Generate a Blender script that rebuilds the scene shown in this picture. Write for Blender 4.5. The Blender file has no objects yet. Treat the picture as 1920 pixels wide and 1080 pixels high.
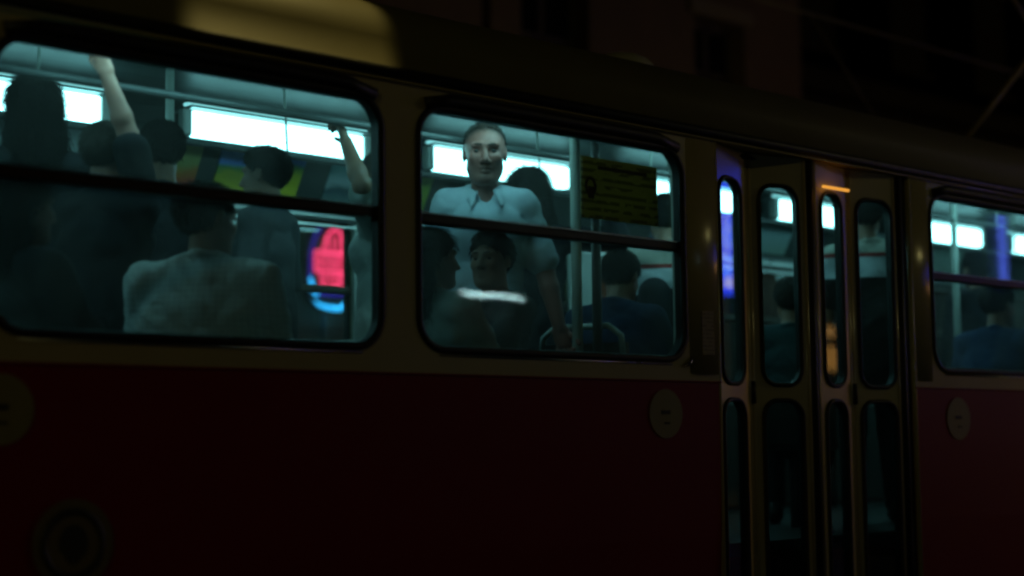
import bpy, bmesh, math, random
import numpy as np
from mathutils import Matrix, Vector

random.seed(7)
rng = np.random.default_rng(11)
S = bpy.context.scene
COL = S.collection
R = math.radians

# ------------------------------------------------------------------ camera
cam_d = bpy.data.cameras.new('camera')
cam_d.sensor_width = 36.0
cam_d.lens = 3035.0 / 1920.0 * 36.0
cam_d.clip_start = 0.05
cam_d.clip_end = 600.0
cam_d.dof.use_dof = True
cam_d.dof.focus_distance = 6.9
cam_d.dof.aperture_fstop = 0.95
cam = bpy.data.objects.new('camera', cam_d)
COL.objects.link(cam)
PSI, PITCH, ROLL = R(46.7), math.atan(292 / 3035.0), R(0.65)
F0 = Vector((math.cos(PSI), math.sin(PSI), 0)); R0 = Vector((math.sin(PSI), -math.cos(PSI), 0)); U0 = Vector((0, 0, 1))
FW = F0 * math.cos(PITCH) + U0 * math.sin(PITCH)
U1 = U0 * math.cos(PITCH) - F0 * math.sin(PITCH)
UP = U1 * math.cos(ROLL) + R0 * math.sin(ROLL)
RT = R0 * math.cos(ROLL) - U1 * math.sin(ROLL)
cam.matrix_world = Matrix(((RT.x, UP.x, -FW.x, 0.0), (RT.y, UP.y, -FW.y, -4.5), (RT.z, UP.z, -FW.z, 1.35), (0, 0, 0, 1)))
S.camera = cam

# ------------------------------------------------------------------ night sky
W = bpy.data.worlds.new('World'); S.world = W; W.use_nodes = True
wn, wl = W.node_tree.nodes, W.node_tree.links
wn.clear()
sky = wn.new('ShaderNodeTexSky'); sky.sky_type = 'NISHITA'; sky.sun_disc = False
sky.sun_elevation = R(-4.0); sky.sun_rotation = R(200.0)
bg = wn.new('ShaderNodeBackground'); bg.inputs['Strength'].default_value = 0.0006
wo = wn.new('ShaderNodeOutputWorld')
wl.new(sky.outputs[0], bg.inputs[0]); wl.new(bg.outputs[0], wo.inputs[0])

S.view_settings.view_transform = 'Standard'
S.view_settings.look = 'None'
S.view_settings.exposure = 0.0
S.view_settings.gamma = 1.0
S.view_settings.use_curve_mapping = False
S.render.engine = 'CYCLES'
cy = S.cycles
cy.use_denoising = True
cy.max_bounces = 8; cy.diffuse_bounces = 4; cy.glossy_bounces = 4; cy.transmission_bounces = 4
cy.transparent_max_bounces = 32
cy.sample_clamp_indirect = 4.0
cy.caustics_reflective = False; cy.caustics_refractive = False
S.render.use_motion_blur = False
cy.pixel_filter_type = 'BLACKMAN_HARRIS'; cy.filter_width = 2.6

# ------------------------------------------------------------------ materials
MATS = {}
def srgb(h):
    return tuple((int(h[i:i + 2], 16) / 255.0) ** 2.2 for i in (0, 2, 4)) + (1.0,)

def mat(name, col=(0.5, 0.5, 0.5), rough=0.6, metal=0.0, spec=0.5, coat=0.0, var=0.15, vscale=6.0, bump=0.0, bscale=60.0, sss=0.0, stretch=None):
    if name in MATS: return MATS[name]
    m = bpy.data.materials.new(name); m.use_nodes = True
    n, l = m.node_tree.nodes, m.node_tree.links
    b = n['Principled BSDF']
    b.inputs['Roughness'].default_value = rough
    b.inputs['Metallic'].default_value = metal
    b.inputs['Specular IOR Level'].default_value = spec
    b.inputs['Coat Weight'].default_value = coat
    b.inputs['Coat Roughness'].default_value = 0.08
    if sss:
        b.inputs['Subsurface Weight'].default_value = sss
        b.inputs['Subsurface Radius'].default_value = (0.02, 0.008, 0.004)
    tc = n.new('ShaderNodeTexCoord')
    mp = n.new('ShaderNodeMapping'); l.new(tc.outputs['Object'], mp.inputs[0])
    if stretch: mp.inputs['Scale'].default_value = stretch
    ns = n.new('ShaderNodeTexNoise'); ns.inputs['Scale'].default_value = vscale; ns.inputs['Detail'].default_value = 6.0
    l.new(mp.outputs[0], ns.inputs['Vector'])
    cr = n.new('ShaderNodeMixRGB'); cr.blend_type = 'MIX'
    c = np.array(col[:3])
    cr.inputs[1].default_value = tuple(c * (1 - var)) + (1,)
    cr.inputs[2].default_value = tuple(np.clip(c * (1 + var), 0, 1)) + (1,)
    l.new(ns.outputs['Fac'], cr.inputs[0]); l.new(cr.outputs[0], b.inputs['Base Color'])
    if rough > 0.12:
        mr = n.new('ShaderNodeMapRange'); mr.inputs['To Min'].default_value = max(0.05, rough * 0.75); mr.inputs['To Max'].default_value = min(1.0, rough * 1.25)
        l.new(ns.outputs['Fac'], mr.inputs['Value']); l.new(mr.outputs[0], b.inputs['Roughness'])
    if bump:
        n2 = n.new('ShaderNodeTexNoise'); n2.inputs['Scale'].default_value = bscale; n2.inputs['Detail'].default_value = 4.0
        l.new(mp.outputs[0], n2.inputs['Vector'])
        bp = n.new('ShaderNodeBump'); bp.inputs['Strength'].default_value = bump; bp.inputs['Distance'].default_value = 0.01
        l.new(n2.outputs['Fac'], bp.inputs['Height']); l.new(bp.outputs[0], b.inputs['Normal'])
    MATS[name] = m
    return m

def emit(name, col, strength):
    if name in MATS: return MATS[name]
    m = bpy.data.materials.new(name); m.use_nodes = True
    n, l = m.node_tree.nodes, m.node_tree.links
    n.clear()
    e = n.new('ShaderNodeEmission'); e.inputs[0].default_value = tuple(col[:3]) + (1,); e.inputs[1].default_value = strength
    o = n.new('ShaderNodeOutputMaterial'); l.new(e.outputs[0], o.inputs[0])
    MATS[name] = m
    return m

def glass(name, tint=(0.90, 0.95, 0.94), grime_veil=0.11):
    m = bpy.data.materials.new(name); m.use_nodes = True
    n, l = m.node_tree.nodes, m.node_tree.links
    n.clear()
    o = n.new('ShaderNodeOutputMaterial')
    tr = n.new('ShaderNodeBsdfTransparent'); tr.inputs[0].default_value = tint + (1,)
    gl = n.new('ShaderNodeBsdfGlossy'); gl.inputs['Roughness'].default_value = 0.015
    lw = n.new('ShaderNodeLayerWeight'); lw.inputs['Blend'].default_value = 0.5
    pw = n.new('ShaderNodeMath'); pw.operation = 'POWER'; pw.inputs[1].default_value = 5.0
    l.new(lw.outputs['Facing'], pw.inputs[0])
    ma = n.new('ShaderNodeMath'); ma.operation = 'MULTIPLY_ADD'; ma.inputs[1].default_value = 0.96; ma.inputs[2].default_value = 0.04
    l.new(pw.outputs[0], ma.inputs[0])
    mx = n.new('ShaderNodeMixShader'); l.new(ma.outputs[0], mx.inputs[0]); l.new(tr.outputs[0], mx.inputs[1]); l.new(gl.outputs[0], mx.inputs[2])
    d1 = n.new('ShaderNodeBsdfDiffuse'); d1.inputs[0].default_value = (0.45, 0.44, 0.40, 1)
    d2 = n.new('ShaderNodeBsdfTranslucent'); d2.inputs[0].default_value = (0.55, 0.56, 0.52, 1)
    df = n.new('ShaderNodeMixShader'); df.inputs[0].default_value = 0.6; l.new(d1.outputs[0], df.inputs[1]); l.new(d2.outputs[0], df.inputs[2])
    tc = n.new('ShaderNodeTexCoord'); ns = n.new('ShaderNodeTexNoise'); ns.inputs['Scale'].default_value = 3.0; ns.inputs['Detail'].default_value = 8.0
    l.new(tc.outputs['Object'], ns.inputs['Vector'])
    mr = n.new('ShaderNodeMapRange'); mr.inputs['From Min'].default_value = 0.35; mr.inputs['From Max'].default_value = 0.75
    mr.inputs['To Min'].default_value = grime_veil * 0.3; mr.inputs['To Max'].default_value = grime_veil * 1.6  # window grime, thickened to imitate a milky veil of reflections
    l.new(ns.outputs['Fac'], mr.inputs['Value'])
    m2 = n.new('ShaderNodeMixShader'); l.new(mr.outputs[0], m2.inputs[0]); l.new(mx.outputs[0], m2.inputs[1]); l.new(df.outputs[0], m2.inputs[2])
    l.new(m2.outputs[0], o.inputs[0])
    MATS[name] = m
    return m

CREAM = mat('cream_paint', (0.60, 0.51, 0.25), 0.36, coat=0.2, var=0.10, vscale=3.0, bump=0.04, bscale=5.0)
EDGE = mat('cream_enamel', (0.60, 0.50, 0.27), 0.22, spec=.7, coat=0.0, var=0.08, vscale=5.0)
REDP = mat('red_paint', (0.30, 0.006, 0.006), 0.45, spec=.25, coat=0.08, var=0.12, vscale=2.5, bump=0.04, bscale=4.0)
ROOFM = mat('roof_paint', (0.20, 0.175, 0.085), 0.55, var=0.18, vscale=2.0, bump=0.05, bscale=20)
RUBBER = mat('black_rubber', (0.012, 0.012, 0.012), 0.5, var=0.2, vscale=20)
BROWNBAR = mat('brown_bar', (0.055, 0.040, 0.028), 0.35, spec=0.6, var=0.15)
LINING = mat('pale_lining', (0.46, 0.50, 0.47), 0.42, var=0.08, vscale=4.0, bump=0.03, bscale=40)
CEIL = mat('ceiling_laminate', (0.055, 0.062, 0.06), 0.45, var=0.05, vscale=3.0, spec=0.10)
LOWLIN = mat('dark_dado', (0.06, 0.055, 0.05), 0.5, var=0.2, vscale=6)
FLOORM = mat('dark_floor', (0.025, 0.025, 0.025), 0.7, var=0.2, vscale=15)
ALU = mat('aluminium', (0.55, 0.56, 0.55), 0.30, metal=1.0, var=0.06, vscale=10)
STEEL = mat('dark_steel', (0.10, 0.10, 0.10), 0.42, metal=0.6, var=0.15, vscale=12)
RAILM = mat('grey_rail', (0.10, 0.11, 0.11), 0.35, var=0.1, vscale=14)
POLEM = mat('pale_pole', (0.42, 0.46, 0.42), 0.38, var=0.06, vscale=10)
SEATM = mat('seat_laminate', (0.055, 0.05, 0.045), 0.4, var=0.25, vscale=8)
GLASS = glass('window_glass')
DGLASS = glass('door_glass', (0.86, 0.92, 0.91), 0.025)
LGLASS = glass('lower_door_glass', (0.62, 0.68, 0.66), 0.02)
LUM = emit('fluorescent_diffuser', (0.33, 0.94, 1.0), 9.5)
LUM2 = emit('fluorescent_slot', (0.33, 0.94, 1.0), 1.0)
CHROME = mat('chrome', (0.8, 0.8, 0.8), 0.12, metal=1.0, var=0.03)

# ------------------------------------------------------------------ mesh helpers
def link(o, parent=None):
    COL.objects.link(o)
    if parent is not None:
        o.parent = parent
        o.matrix_parent_inverse = Matrix.Translation(-parent.location) if parent.type == 'EMPTY' else Matrix.Identity(4)
    return o

def mesh_obj(name, v, f, m, parent=None, smooth=False):
    me = bpy.data.meshes.new(name)
    me.from_pydata([tuple(map(float, p)) for p in v], [], [tuple(map(int, q)) for q in f])
    me.update()
    if m is not None: me.materials.append(m)
    if smooth:
        for p in me.polygons: p.use_smooth = True
    return link(bpy.data.objects.new(name, me), parent)

def from_bm(name, bm, m, parent=None, smooth=False, angle=None):
    bmesh.ops.recalc_face_normals(bm, faces=bm.faces)
    me = bpy.data.meshes.new(name); bm.to_mesh(me); bm.free()
    if m is not None: me.materials.append(m)
    if smooth:
        for p in me.polygons: p.use_smooth = True
    return link(bpy.data.objects.new(name, me), parent)

def box(name, x0, x1, y0, y1, z0, z1, m, parent=None, bev=0.0, seg=2):
    bm = bmesh.new()
    bmesh.ops.create_cube(bm, size=1.0)
    for v in bm.verts:
        v.co = Vector((x0 + (v.co.x + .5) * (x1 - x0), y0 + (v.co.y + .5) * (y1 - y0), z0 + (v.co.z + .5) * (z1 - z0)))
    if bev: bmesh.ops.bevel(bm, geom=bm.edges[:], offset=bev, segments=seg, affect='EDGES', profile=0.5)
    return from_bm(name, bm, m, parent, smooth=False)

def tube(name, pts, r, m, parent=None, n=10, closed=False, rr=None):
    """swept round bar; rr = (radius across, radius along the fixed y axis) for an oval profile"""
    P = [Vector(p) for p in pts]
    N = len(P); v = []; f = []
    prevn = None
    for i in range(N):
        if closed: t = (P[(i + 1) % N] - P[i - 1])
        else: t = P[min(i + 1, N - 1)] - P[max(i - 1, 0)]
        t.normalize()
        if prevn is None:
            a = Vector((0, 1, 0)) if abs(t.y) < 0.9 else Vector((1, 0, 0))
            nn = (a - t * a.dot(t)).normalized()
        else:
            nn = (prevn - t * prevn.dot(t)).normalized()
        prevn = nn; b = t.cross(nn)
        ri = r[i] if isinstance(r, (list, tuple)) else r
        for k in range(n):
            a = 2 * math.pi * k / n
            r1, r2 = (rr if rr else (ri, ri))
            v.append(P[i] + nn * (math.cos(a) * r2) + b * (math.sin(a) * r1))
    M = N if closed else N - 1
    for i in range(M):
        j = (i + 1) % N
        for k in range(n):
            k2 = (k + 1) % n
            f.append((i * n + k, i * n + k2, j * n + k2, j * n + k))
    if not closed:
        f.append(tuple(range(n))[::-1]); f.append(tuple((N - 1) * n + k for k in range(n)))
    return mesh_obj(name, v, f, m, parent, smooth=True)

def extrude_x(name, prof, x0, x1, m, parent=None, closed=True, smooth=False, segs=1):
    n = len(prof); v = []; f = []
    for s in range(segs + 1):
        x = x0 + (x1 - x0) * s / segs
        v += [(x, y, z) for y, z in prof]
    for s in range(segs):
        for i in range(n if closed else n - 1):
            j = (i + 1) % n
            f.append((s * n + i, s * n + j, (s + 1) * n + j, (s + 1) * n + i))
    if closed:
        f.append(tuple(range(n))[::-1]); f.append(tuple(segs * n + i for i in range(n)))
    return mesh_obj(name, v, f, m, parent, smooth)

def rrect(x0, x1, z0, z1, r, m=6):
    """rounded rectangle, counter-clockwise, from the right side's top"""
    pts = []
    for cx, cz, a0 in ((x1 - r, z1 - r, 0), (x0 + r, z1 - r, 90), (x0 + r, z0 + r, 180), (x1 - r, z0 + r, 270)):
        for k in range(m + 1):
            a = R(a0 + 90.0 * k / m)
            pts.append((cx + r * math.cos(a), cz + r * math.sin(a)))
    return pts

def orect(x0, x1, z0, z1, hx0, hx1, hz0, hz1, r, m=6):
    """outer outline whose points pair up with rrect(hole)"""
    pts = []
    cs = [((x1, hz1 - r), (x1, z1), (hx1 - r, z1)), ((hx0 + r, z1), (x0, z1), (x0, hz1 - r)),
          ((x0, hz0 + r), (x0, z0), (hx0 + r, z0)), ((hx1 - r, z0), (x1, z0), (x1, hz0 + r))]
    for a, b, c in cs:
        for k in range(m + 1):
            t = k / m
            if t <= .5: q = (a[0] + (b[0] - a[0]) * t * 2, a[1] + (b[1] - a[1]) * t * 2)
            else: q = (b[0] + (c[0] - b[0]) * (t * 2 - 1), b[1] + (c[1] - b[1]) * (t * 2 - 1))
            pts.append(q)
    return pts

def plate(name, o, h, r, yf, yb, m, parent=None, xf=None):
    """wall plate o=(x0,x1,z0,z1) with a rounded hole h; xf maps (x,y,z)"""
    op, ip = orect(*o, *h, r), rrect(*h, r)
    n = len(op); v = []
    for y in (yf, yb):
        v += [(x, y, z) for x, z in op] + [(x, y, z) for x, z in ip]
    f = []
    for i in range(n):
        j = (i + 1) % n
        f.append((i, j, n + j, n + i))
        f.append((2 * n + i, 3 * n + i, 3 * n + j, 2 * n + j))
        f.append((n + i, n + j, 3 * n + j, 3 * n + i))
        f.append((i, 2 * n + i, 2 * n + j, j))
    if xf: v = [xf(*p) for p in v]
    bm = bmesh.new()
    vs = [bm.verts.new(p) for p in v]
    for q in f: bm.faces.new([vs[k] for k in q])
    bmesh.ops.remove_doubles(bm, verts=bm.verts, dist=1e-5)
    return from_bm(name, bm, m, parent)

def sleeve_band(name, h, r, ya, yb, m, parent, xf=None):
    p = rrect(*h, r, 8); n = len(p); v = []
    for y in (ya, yb): v += [(x, y, z) for x, z in p]
    if xf: v = [xf(*q) for q in v]
    return mesh_obj(name, v, [(i, (i + 1) % n, n + (i + 1) % n, n + i) for i in range(n)], m, parent, True)

def empty(name, loc, label=None, cat=None, group=None):
    o = bpy.data.objects.new(name, None); o.location = loc; o.empty_display_size = 0.2
    COL.objects.link(o)
    if label: o['label'] = label
    if cat: o['category'] = cat
    if group: o['group'] = group
    return o

def struct(o):
    o['kind'] = 'structure'; return o

# ------------------------------------------------------------------ the street
ASPH = mat('asphalt', (0.045, 0.045, 0.047), 0.75, var=0.3, vscale=9, bump=0.3, bscale=90)
PAVE = mat('pavement_slabs', (0.16, 0.15, 0.14), 0.8, var=0.2, vscale=3, bump=0.2, bscale=40)
struct(box('ground', -120, 200, -90, 120, -0.35, -0.02, ASPH))
struct(box('pavement_far', -60, 120, 6.0, 9.5, -0.02, 0.13, PAVE))
struct(box('pavement_near', -60, 120, -7.2, -5.0, -0.02, 0.13, PAVE))
for k, yy in enumerate((0.53, 1.965, 4.05, 5.485)):
    struct(box('tram_rail', -60, 120, yy - .03, yy + .03, -0.02, 0.012, STEEL))

# ------------------------------------------------------------------ tram
TL = Vector((6.0, 1.25, 0.0))
tram = empty('tram', TL, 'red and cream tram at night with lit windows full of passengers', 'tram')
X0, X1 = -1.40, 13.65
Z_RED, Z_SILL, Z_TOP, Z_HEAD = 1.605, 1.70, 2.595, 2.715
near_w = [(-1.17, .30), (.48, 1.95), (2.13, 3.60), (3.78, 5.25), (7.18, 8.65), (8.83, 10.30), (10.48, 11.95), (12.13, 13.45)]
far_w = [(2.23 + 1.65 * k, 3.70 + 1.65 * k) for k in range(-2, 6)] + [(12.13, 13.45)]
DOOR = (5.484, 6.99)

def side(ws, far=False):
    def Y(y): return 2.5 - y if far else y
    def xf(x, y, z): return (x, Y(y), z)
    n = len(ws)
    for i, (a, b) in enumerate(ws):
        l = X0 if i == 0 else (ws[i - 1][1] + a) / 2
        r = X1 if i == n - 1 else (b + ws[i + 1][0]) / 2
        if not far:
            if abs(a - 7.18) < 1e-6: l = DOOR[1]
            if abs(b - 5.25) < 1e-6: r = DOOR[0]
        plate('window_panel', (l, r, Z_RED, Z_HEAD), (a, b, Z_SILL, Z_TOP), .115, 0.0, 0.045, CREAM, tram, xf)
        g_ = .012 if far else -.035
        plate('inner_lining', (l, r, 1.60, 2.625), (a + g_, b - g_, Z_SILL + g_, Z_TOP - min(g_, .0)  - (.012 if far else -.0)), .10, 0.075, 0.095, LINING, tram, xf) if far else plate('inner_lining', (l, r, 1.60, 2.66), (a - .035, b + .035, Z_SILL - .035, Z_TOP + .02), .12, 0.075, 0.095, LINING, tram, xf)
        y0, y1 = sorted((Y(.075), Y(.099)))
        box('lower_lining', l, r, y0, y1, .92, 1.598, LOWLIN, tram)
        w = tube('window', [(x, Y(0.004), z) for x, z in rrect(a - .004, b + .004, Z_SILL - .004, Z_TOP + .004, .118, 8)], .016, RUBBER, tram, 8, True, rr=(.017, .013))
        sleeve_band('reveal', (a + .004, b - .004, Z_SILL + .004, Z_TOP - .004), .112, .002, .0495, RUBBER, w, xf)
        y0, y1 = sorted((Y(.050), Y(.056)))
        box('pane', a - .03, b + .03, y0, y1, Z_SILL - .03, 2.175, GLASS, w)
        y0, y1 = sorted((Y(.060), Y(.066)))
        box('pane', a - .03, b + .03, y0, y1, 2.19, Z_TOP + .03, GLASS, w)
        y0, y1 = sorted((Y(.018), Y(.072)))
        box('transom_bar', a - .006, b + .006, y0, y1, 2.163, 2.202, BROWNBAR, w, .006)
        y0, y1 = sorted((Y(.010), Y(.017)))
        box('bar_trim', a + .004, b - .004, y0, y1, 2.198, 2.203, ALU, w)
        # dark rain shield over the opening and thin bright trim along the sill
        sh = []
        for k in range(13):
            t = k / 12.0
            sh.append((a + .03 + (b - a - .06) * t, Y(-.006), 2.633 - .028 * abs(2 * t - 1) ** 14))
        tube('rain_shield', sh, .02, RUBBER, w, 8, False, rr=(.024, .016))
        tube('sill_trim', [(a + .09, Y(-.002), Z_SILL - .024), (b - .09, Y(-.002), Z_SILL - .024)], .004, ALU, w, 6)

side(near_w); side(far_w, True)

# red lower body (a profile that tucks in towards the skirt), both sides
def lower(u0, u1, far):
    pr = [(0.001, Z_RED - .004), (0.0, 1.30), (0.004, 0.95), (0.02, 0.60), (0.055, 0.33), (0.095, 0.33), (0.06, 0.60), (0.044, 0.95), (0.04, 1.30), (0.041, Z_RED - .004)]
    if far: pr = [(2.5 - y, z) for y, z in pr]
    return extrude_x('lower_panel', pr, u0, u1, REDP, tram, True)
lower(X0, DOOR[0], False); lower(DOOR[1], X1, False); lower(X0, X1, True)
# narrow red-painted bead between cream and red
for u0, u1 in ((X0, DOOR[0]), (DOOR[1], X1)):
    box('waist_bead', u0, u1, -.004, .02, Z_RED - .003, Z_RED + .004, REDP, tram, .0015)

# roof with its drip gutter
def roof_z(y): return 2.71 + .45 * max(0.0, 1 - abs(1 - y / 1.25) ** 2.5) ** .4
ys = [1.25 - 1.268 * math.cos(math.pi * k / 40) for k in range(41)]
ro = [(y, roof_z(min(max(y, 0), 2.5))) for y in ys]
ri = [(1.25 + (y - 1.25) * .975, z - .03) for y, z in ro][::-1]
extrude_x('roof', ro + ri, X0, X1, ROOFM, tram, True, smooth=True)
for far in (0, 1):
    Y = (lambda y: 2.5 - y) if far else (lambda y: y)
    tube('gutter', [(X0, Y(-.012), 2.697), (X1, Y(-.012), 2.697)], .02, RUBBER, tram, 10, rr=(.021, .014))
    tube('gutter_trim', [(X0, Y(-.008), 2.668), (X1, Y(-.008), 2.668)], .006, CREAM, tram, 6, rr=(.005, .006))

# floor, cornice, ceiling, ends
box('floor', X0, X1, .098, 2.402, .84, .90, FLOORM, tram)
cp = [(2.403, 2.63), (2.25, 2.90), (2.13, 2.955), (1.80, 3.01), (1.25, 3.04), (.70, 3.01), (.37, 2.955), (.25, 2.90), (.097, 2.63)]
cpi = [(1.25 + (y - 1.25) * 1.012, z + .012) for y, z in cp][::-1]
extrude_x('ceiling', cp + cpi, X0, X1, CEIL, tram, True)
for far in (0, 1):
    Y = (lambda y: 2.5 - y) if far else (lambda y: y)
    for z0, z1, p, m_ in ((2.600, 2.625, .020, RAILM), (2.556, 2.592, .024, ALU), (2.540, 2.553, .014, RAILM), (2.508, 2.524, .022, ALU)):
        if not far and z0 < 2.58: continue
        y0, y1 = sorted((Y(.097), Y(.097 + p)))
        box('cornice_strip', X0, X1, y0, y1, z0, z1, m_, tram, .003)
for u0, u1 in ((X0 - .05, X0), (X1, X1 + .05)):
    b = bmesh.new()
    vs = [b.verts.new((u, y, z)) for u in (u0, u1) for y, z in ([(y, z) for y, z in ro] + [(2.5, 1.6), (2.44, .33), (.06, .33), (0, 1.6)])]
    k = len(vs) // 2
    b.faces.new(vs[:k]); b.faces.new(vs[k:])
    for i in range(k): b.faces.new((vs[i], vs[(i + 1) % k], vs[k + (i + 1) % k], vs[k + i]))
    from_bm('end_wall', b, LINING, tram)

# fluorescent luminaires, both sides, 1.49 m apart
for far in (1, 0):
    Y = (lambda y: 2.5 - y) if far else (lambda y: y)
    for k in range(-3, 7):
        c = 4.55 + 1.49 * k
        if c - .55 < X0 or c + .55 > X1: continue
        pr = [(.50, 2.806), (.575, 2.800), (.575, 2.955), (.50, 2.972)]
        h = extrude_x('ceiling_light', [(Y(.40), 2.80), (Y(.498), 2.795), (Y(.498), 2.975), (Y(.40), 2.985)], c - .50, c + .50, RAILM, tram, True)
        y0, y1 = sorted((Y(.492), Y(.545)))
        box('diffuser', c - .505, c + .505, y0, y1, 2.803, 2.925, LUM, h, .012)
        box('diffuser', c - .53, c + .53, y0, y1, 2.946, 2.964, LUM2, h, .006)
        yl, yh = sorted((Y(.40), Y(.585)))
        box('light_lip', c - .54, c + .54, yl, yh, 2.930, 2.940, RAILM, h, .003)
        box('light_cap', c - .56, c - .507, y0, y1, 2.80, 2.93, LINING, h, .012)
        box('light_cap', c + .507, c + .56, y0, y1, 2.80, 2.93, LINING, h, .012)

# handrails along the aisle and their hangers
for yy in (.85, 1.63):
    hr = tube('handrail', [(X0 + .3, yy, 2.70), (X1 - .3, yy, 2.70)], .017, RAILM, tram, 10)
    for k in range(9):
        x = X0 + .8 + 1.65 * k
        tube('hanger', [(x, yy, 2.70), (x, yy + (.03 if yy > 1.25 else -.03), 3.02)], .006, POLEM, hr, 8)
tube('handrail', [(2.0, .70, 2.80), (3.7, .70, 2.80)], .013, POLEM, tram, 10)

def stanchion(x, y, r=.019, z1=3.03, m_=POLEM):
    return tube('stanchion', [(x, y, .90), (x, y, z1)], r, m_, tram, 12)
stanchion(5.045, .44, .024, 2.95)
stanchion(5.15, .42, .022, 2.95, RAILM)
stanchion(7.06, 1.63); stanchion(3.72, 1.63); stanchion(1.6, .85)
stanchion(8.80, .85, .02)

# advert cards along the far cornice
def card(u0, u1, cols, name='advert_card'):
    m = bpy.data.materials.new(name); m.use_nodes = True
    n, l = m.node_tree.nodes, m.node_tree.links
    b = n['Principled BSDF']; b.inputs['Roughness'].default_value = .45
    tc = n.new('ShaderNodeTexCoord'); sp = n.new('ShaderNodeSeparateXYZ'); l.new(tc.outputs['Generated'], sp.inputs[0])
    ns = n.new('ShaderNodeTexNoise'); ns.inputs['Scale'].default_value = 5.0; ns.inputs['Detail'].default_value = 5; l.new(tc.outputs['Generated'], ns.inputs['Vector'])
    ad = n.new('ShaderNodeMath'); ad.operation = 'MULTIPLY_ADD'; ad.inputs[1].default_value = .22; l.new(ns.outputs['Fac'], ad.inputs[0]); 
    mm = n.new('ShaderNodeMath'); mm.operation = 'MULTIPLY_ADD'; mm.inputs[1].default_value = -.16; l.new(sp.outputs[0], mm.inputs[0]); l.new(sp.outputs[2], mm.inputs[2])
    l.new(mm.outputs[0], ad.inputs[2])
    r = n.new('ShaderNodeValToRGB'); r.color_ramp.interpolation = 'EASE'
    el = r.color_ramp.elements
    while len(el) > 1: el.remove(el[-1])
    for i, (p, c) in enumerate(cols):
        e = el[0] if i == 0 else el.new(p)
        e.position = p; e.color = tuple(c) + (1,)
    l.new(ad.outputs[0], r.inputs[0]); l.new(r.outputs[0], b.inputs['Base Color'])
    # lies on the slanted cornice board, which runs from (2.403, 2.63) to (2.25, 2.90)
    def P(t, off): 
        y, z = 2.403 + (2.25 - 2.403) * t, 2.63 + .27 * t
        return (y - .870 * off, z - .493 * off)
    pr = [P(.06, .004), P(.95, .004), P(.95, .012), P(.06, .012)]
    return extrude_x(name, pr, u0, u1, m, tram, True)
GRN, YEL, BLU, WHT, ORG, REDC, TEAL = (.10, .22, .05), (.72, .62, .05), (.12, .24, .70), (.6, .62, .6), (.45, .16, .04), (.40, .05, .03), (.12, .28, .30)
card(4.06, 4.31, [(0, REDC), (.22, ORG), (.42, (.30, .30, .10)), (.75, (.34, .32, .12))])
card(4.42, 4.93, [(0, YEL), (.42, (.42, .40, .03)), (.52, GRN), (.66, BLU)])
card(5.10, 5.55, [(0, (.22, .3, .3)), (.35, (.06, .10, .12)), (.5, (.35, .40, .42)), (.8, TEAL)])
card(5.62, 5.80, [(0, (.36, .44, .04)), (.9, (.30, .42, .05))])
card(6.05, 6.6, [(0, WHT), (.5, (.3, .45, .5)), (.9, WHT)])
card(3.2, 3.75, [(0, (.2, .25, .27)), (.5, (.42, .45, .45)), (.9, (.2, .22, .25))])
card(7.7, 8.2, [(0, (.10, .14, .22)), (.4, (.32, .38, .55)), (.7, (.12, .2, .35))])
card(8.35, 9.1, [(0, (.30, .38, .34)), (.5, (.34, .44, .46)), (.9, (.25, .34, .36))])
card(10.5, 11.3, [(0, (.22, .28, .25)), (.6, (.26, .33, .30)), (.9, (.2, .25, .24))])

# yellow notice behind the second window's upper pane
def lines_mat(name, base, ink, n_lines, seedv, thru=0.0):
    m = bpy.data.materials.new(name); m.use_nodes = True
    n, l = m.node_tree.nodes, m.node_tree.links
    b = n['Principled BSDF']; b.inputs['Roughness'].default_value = .6
    tc = n.new('ShaderNodeTexCoord'); sp = n.new('ShaderNodeSeparateXYZ'); l.new(tc.outputs['Generated'], sp.inputs[0])
    w = n.new('ShaderNodeMath'); w.operation = 'SINE'
    k = n.new('ShaderNodeMath'); k.operation = 'MULTIPLY'; k.inputs[1].default_value = n_lines * 2 * math.pi; l.new(sp.outputs[2], k.inputs[0]); l.new(k.outputs[0], w.inputs[0])
    mp = n.new('ShaderNodeMapping'); mp.inputs['Scale'].default_value = (6, 1, n_lines * .9); mp.inputs['Location'].default_value = (seedv, 0, seedv * .37); l.new(tc.outputs['Generated'], mp.inputs[0])
    ns = n.new('ShaderNodeTexNoise'); ns.inputs['Scale'].default_value = 1.0; ns.inputs['Detail'].default_value = 3; l.new(mp.outputs[0], ns.inputs['Vector'])
    a = n.new('ShaderNodeMath'); a.operation = 'GREATER_THAN'; a.inputs[1].default_value = .1; l.new(w.outputs[0], a.inputs[0])
    c = n.new('ShaderNodeMath'); c.operation = 'GREATER_THAN'; c.inputs[1].default_value = .47; l.new(ns.outputs['Fac'], c.inputs[0])
    d = n.new('ShaderNodeMath'); d.operation = 'MULTIPLY'; l.new(a.outputs[0], d.inputs[0]); l.new(c.outputs[0], d.inputs[1])
    e = n.new('ShaderNodeMath'); e.operation = 'MULTIPLY'; e.inputs[1].default_value = .8; l.new(d.outputs[0], e.inputs[0])
    mx = n.new('ShaderNodeMixRGB'); mx.inputs[1].default_value = base + (1,); mx.inputs[2].default_value = ink + (1,); l.new(e.outputs[0], mx.inputs[0])
    l.new(mx.outputs[0], b.inputs['Base Color'])
    tl = n.new('ShaderNodeBsdfTranslucent'); l.new(mx.outputs[0], tl.inputs[0])
    ms = n.new('ShaderNodeMixShader'); ms.inputs[0].default_value = thru
    l.new(b.outputs[0], ms.inputs[1]); l.new(tl.outputs[0], ms.inputs[2]); l.new(ms.outputs[0], n['Material Output'].inputs[0])
    return m
NOT = lines_mat('notice_print', (.56, .46, .15), (.15, .12, .04), 8, 2.2, .46)
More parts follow.
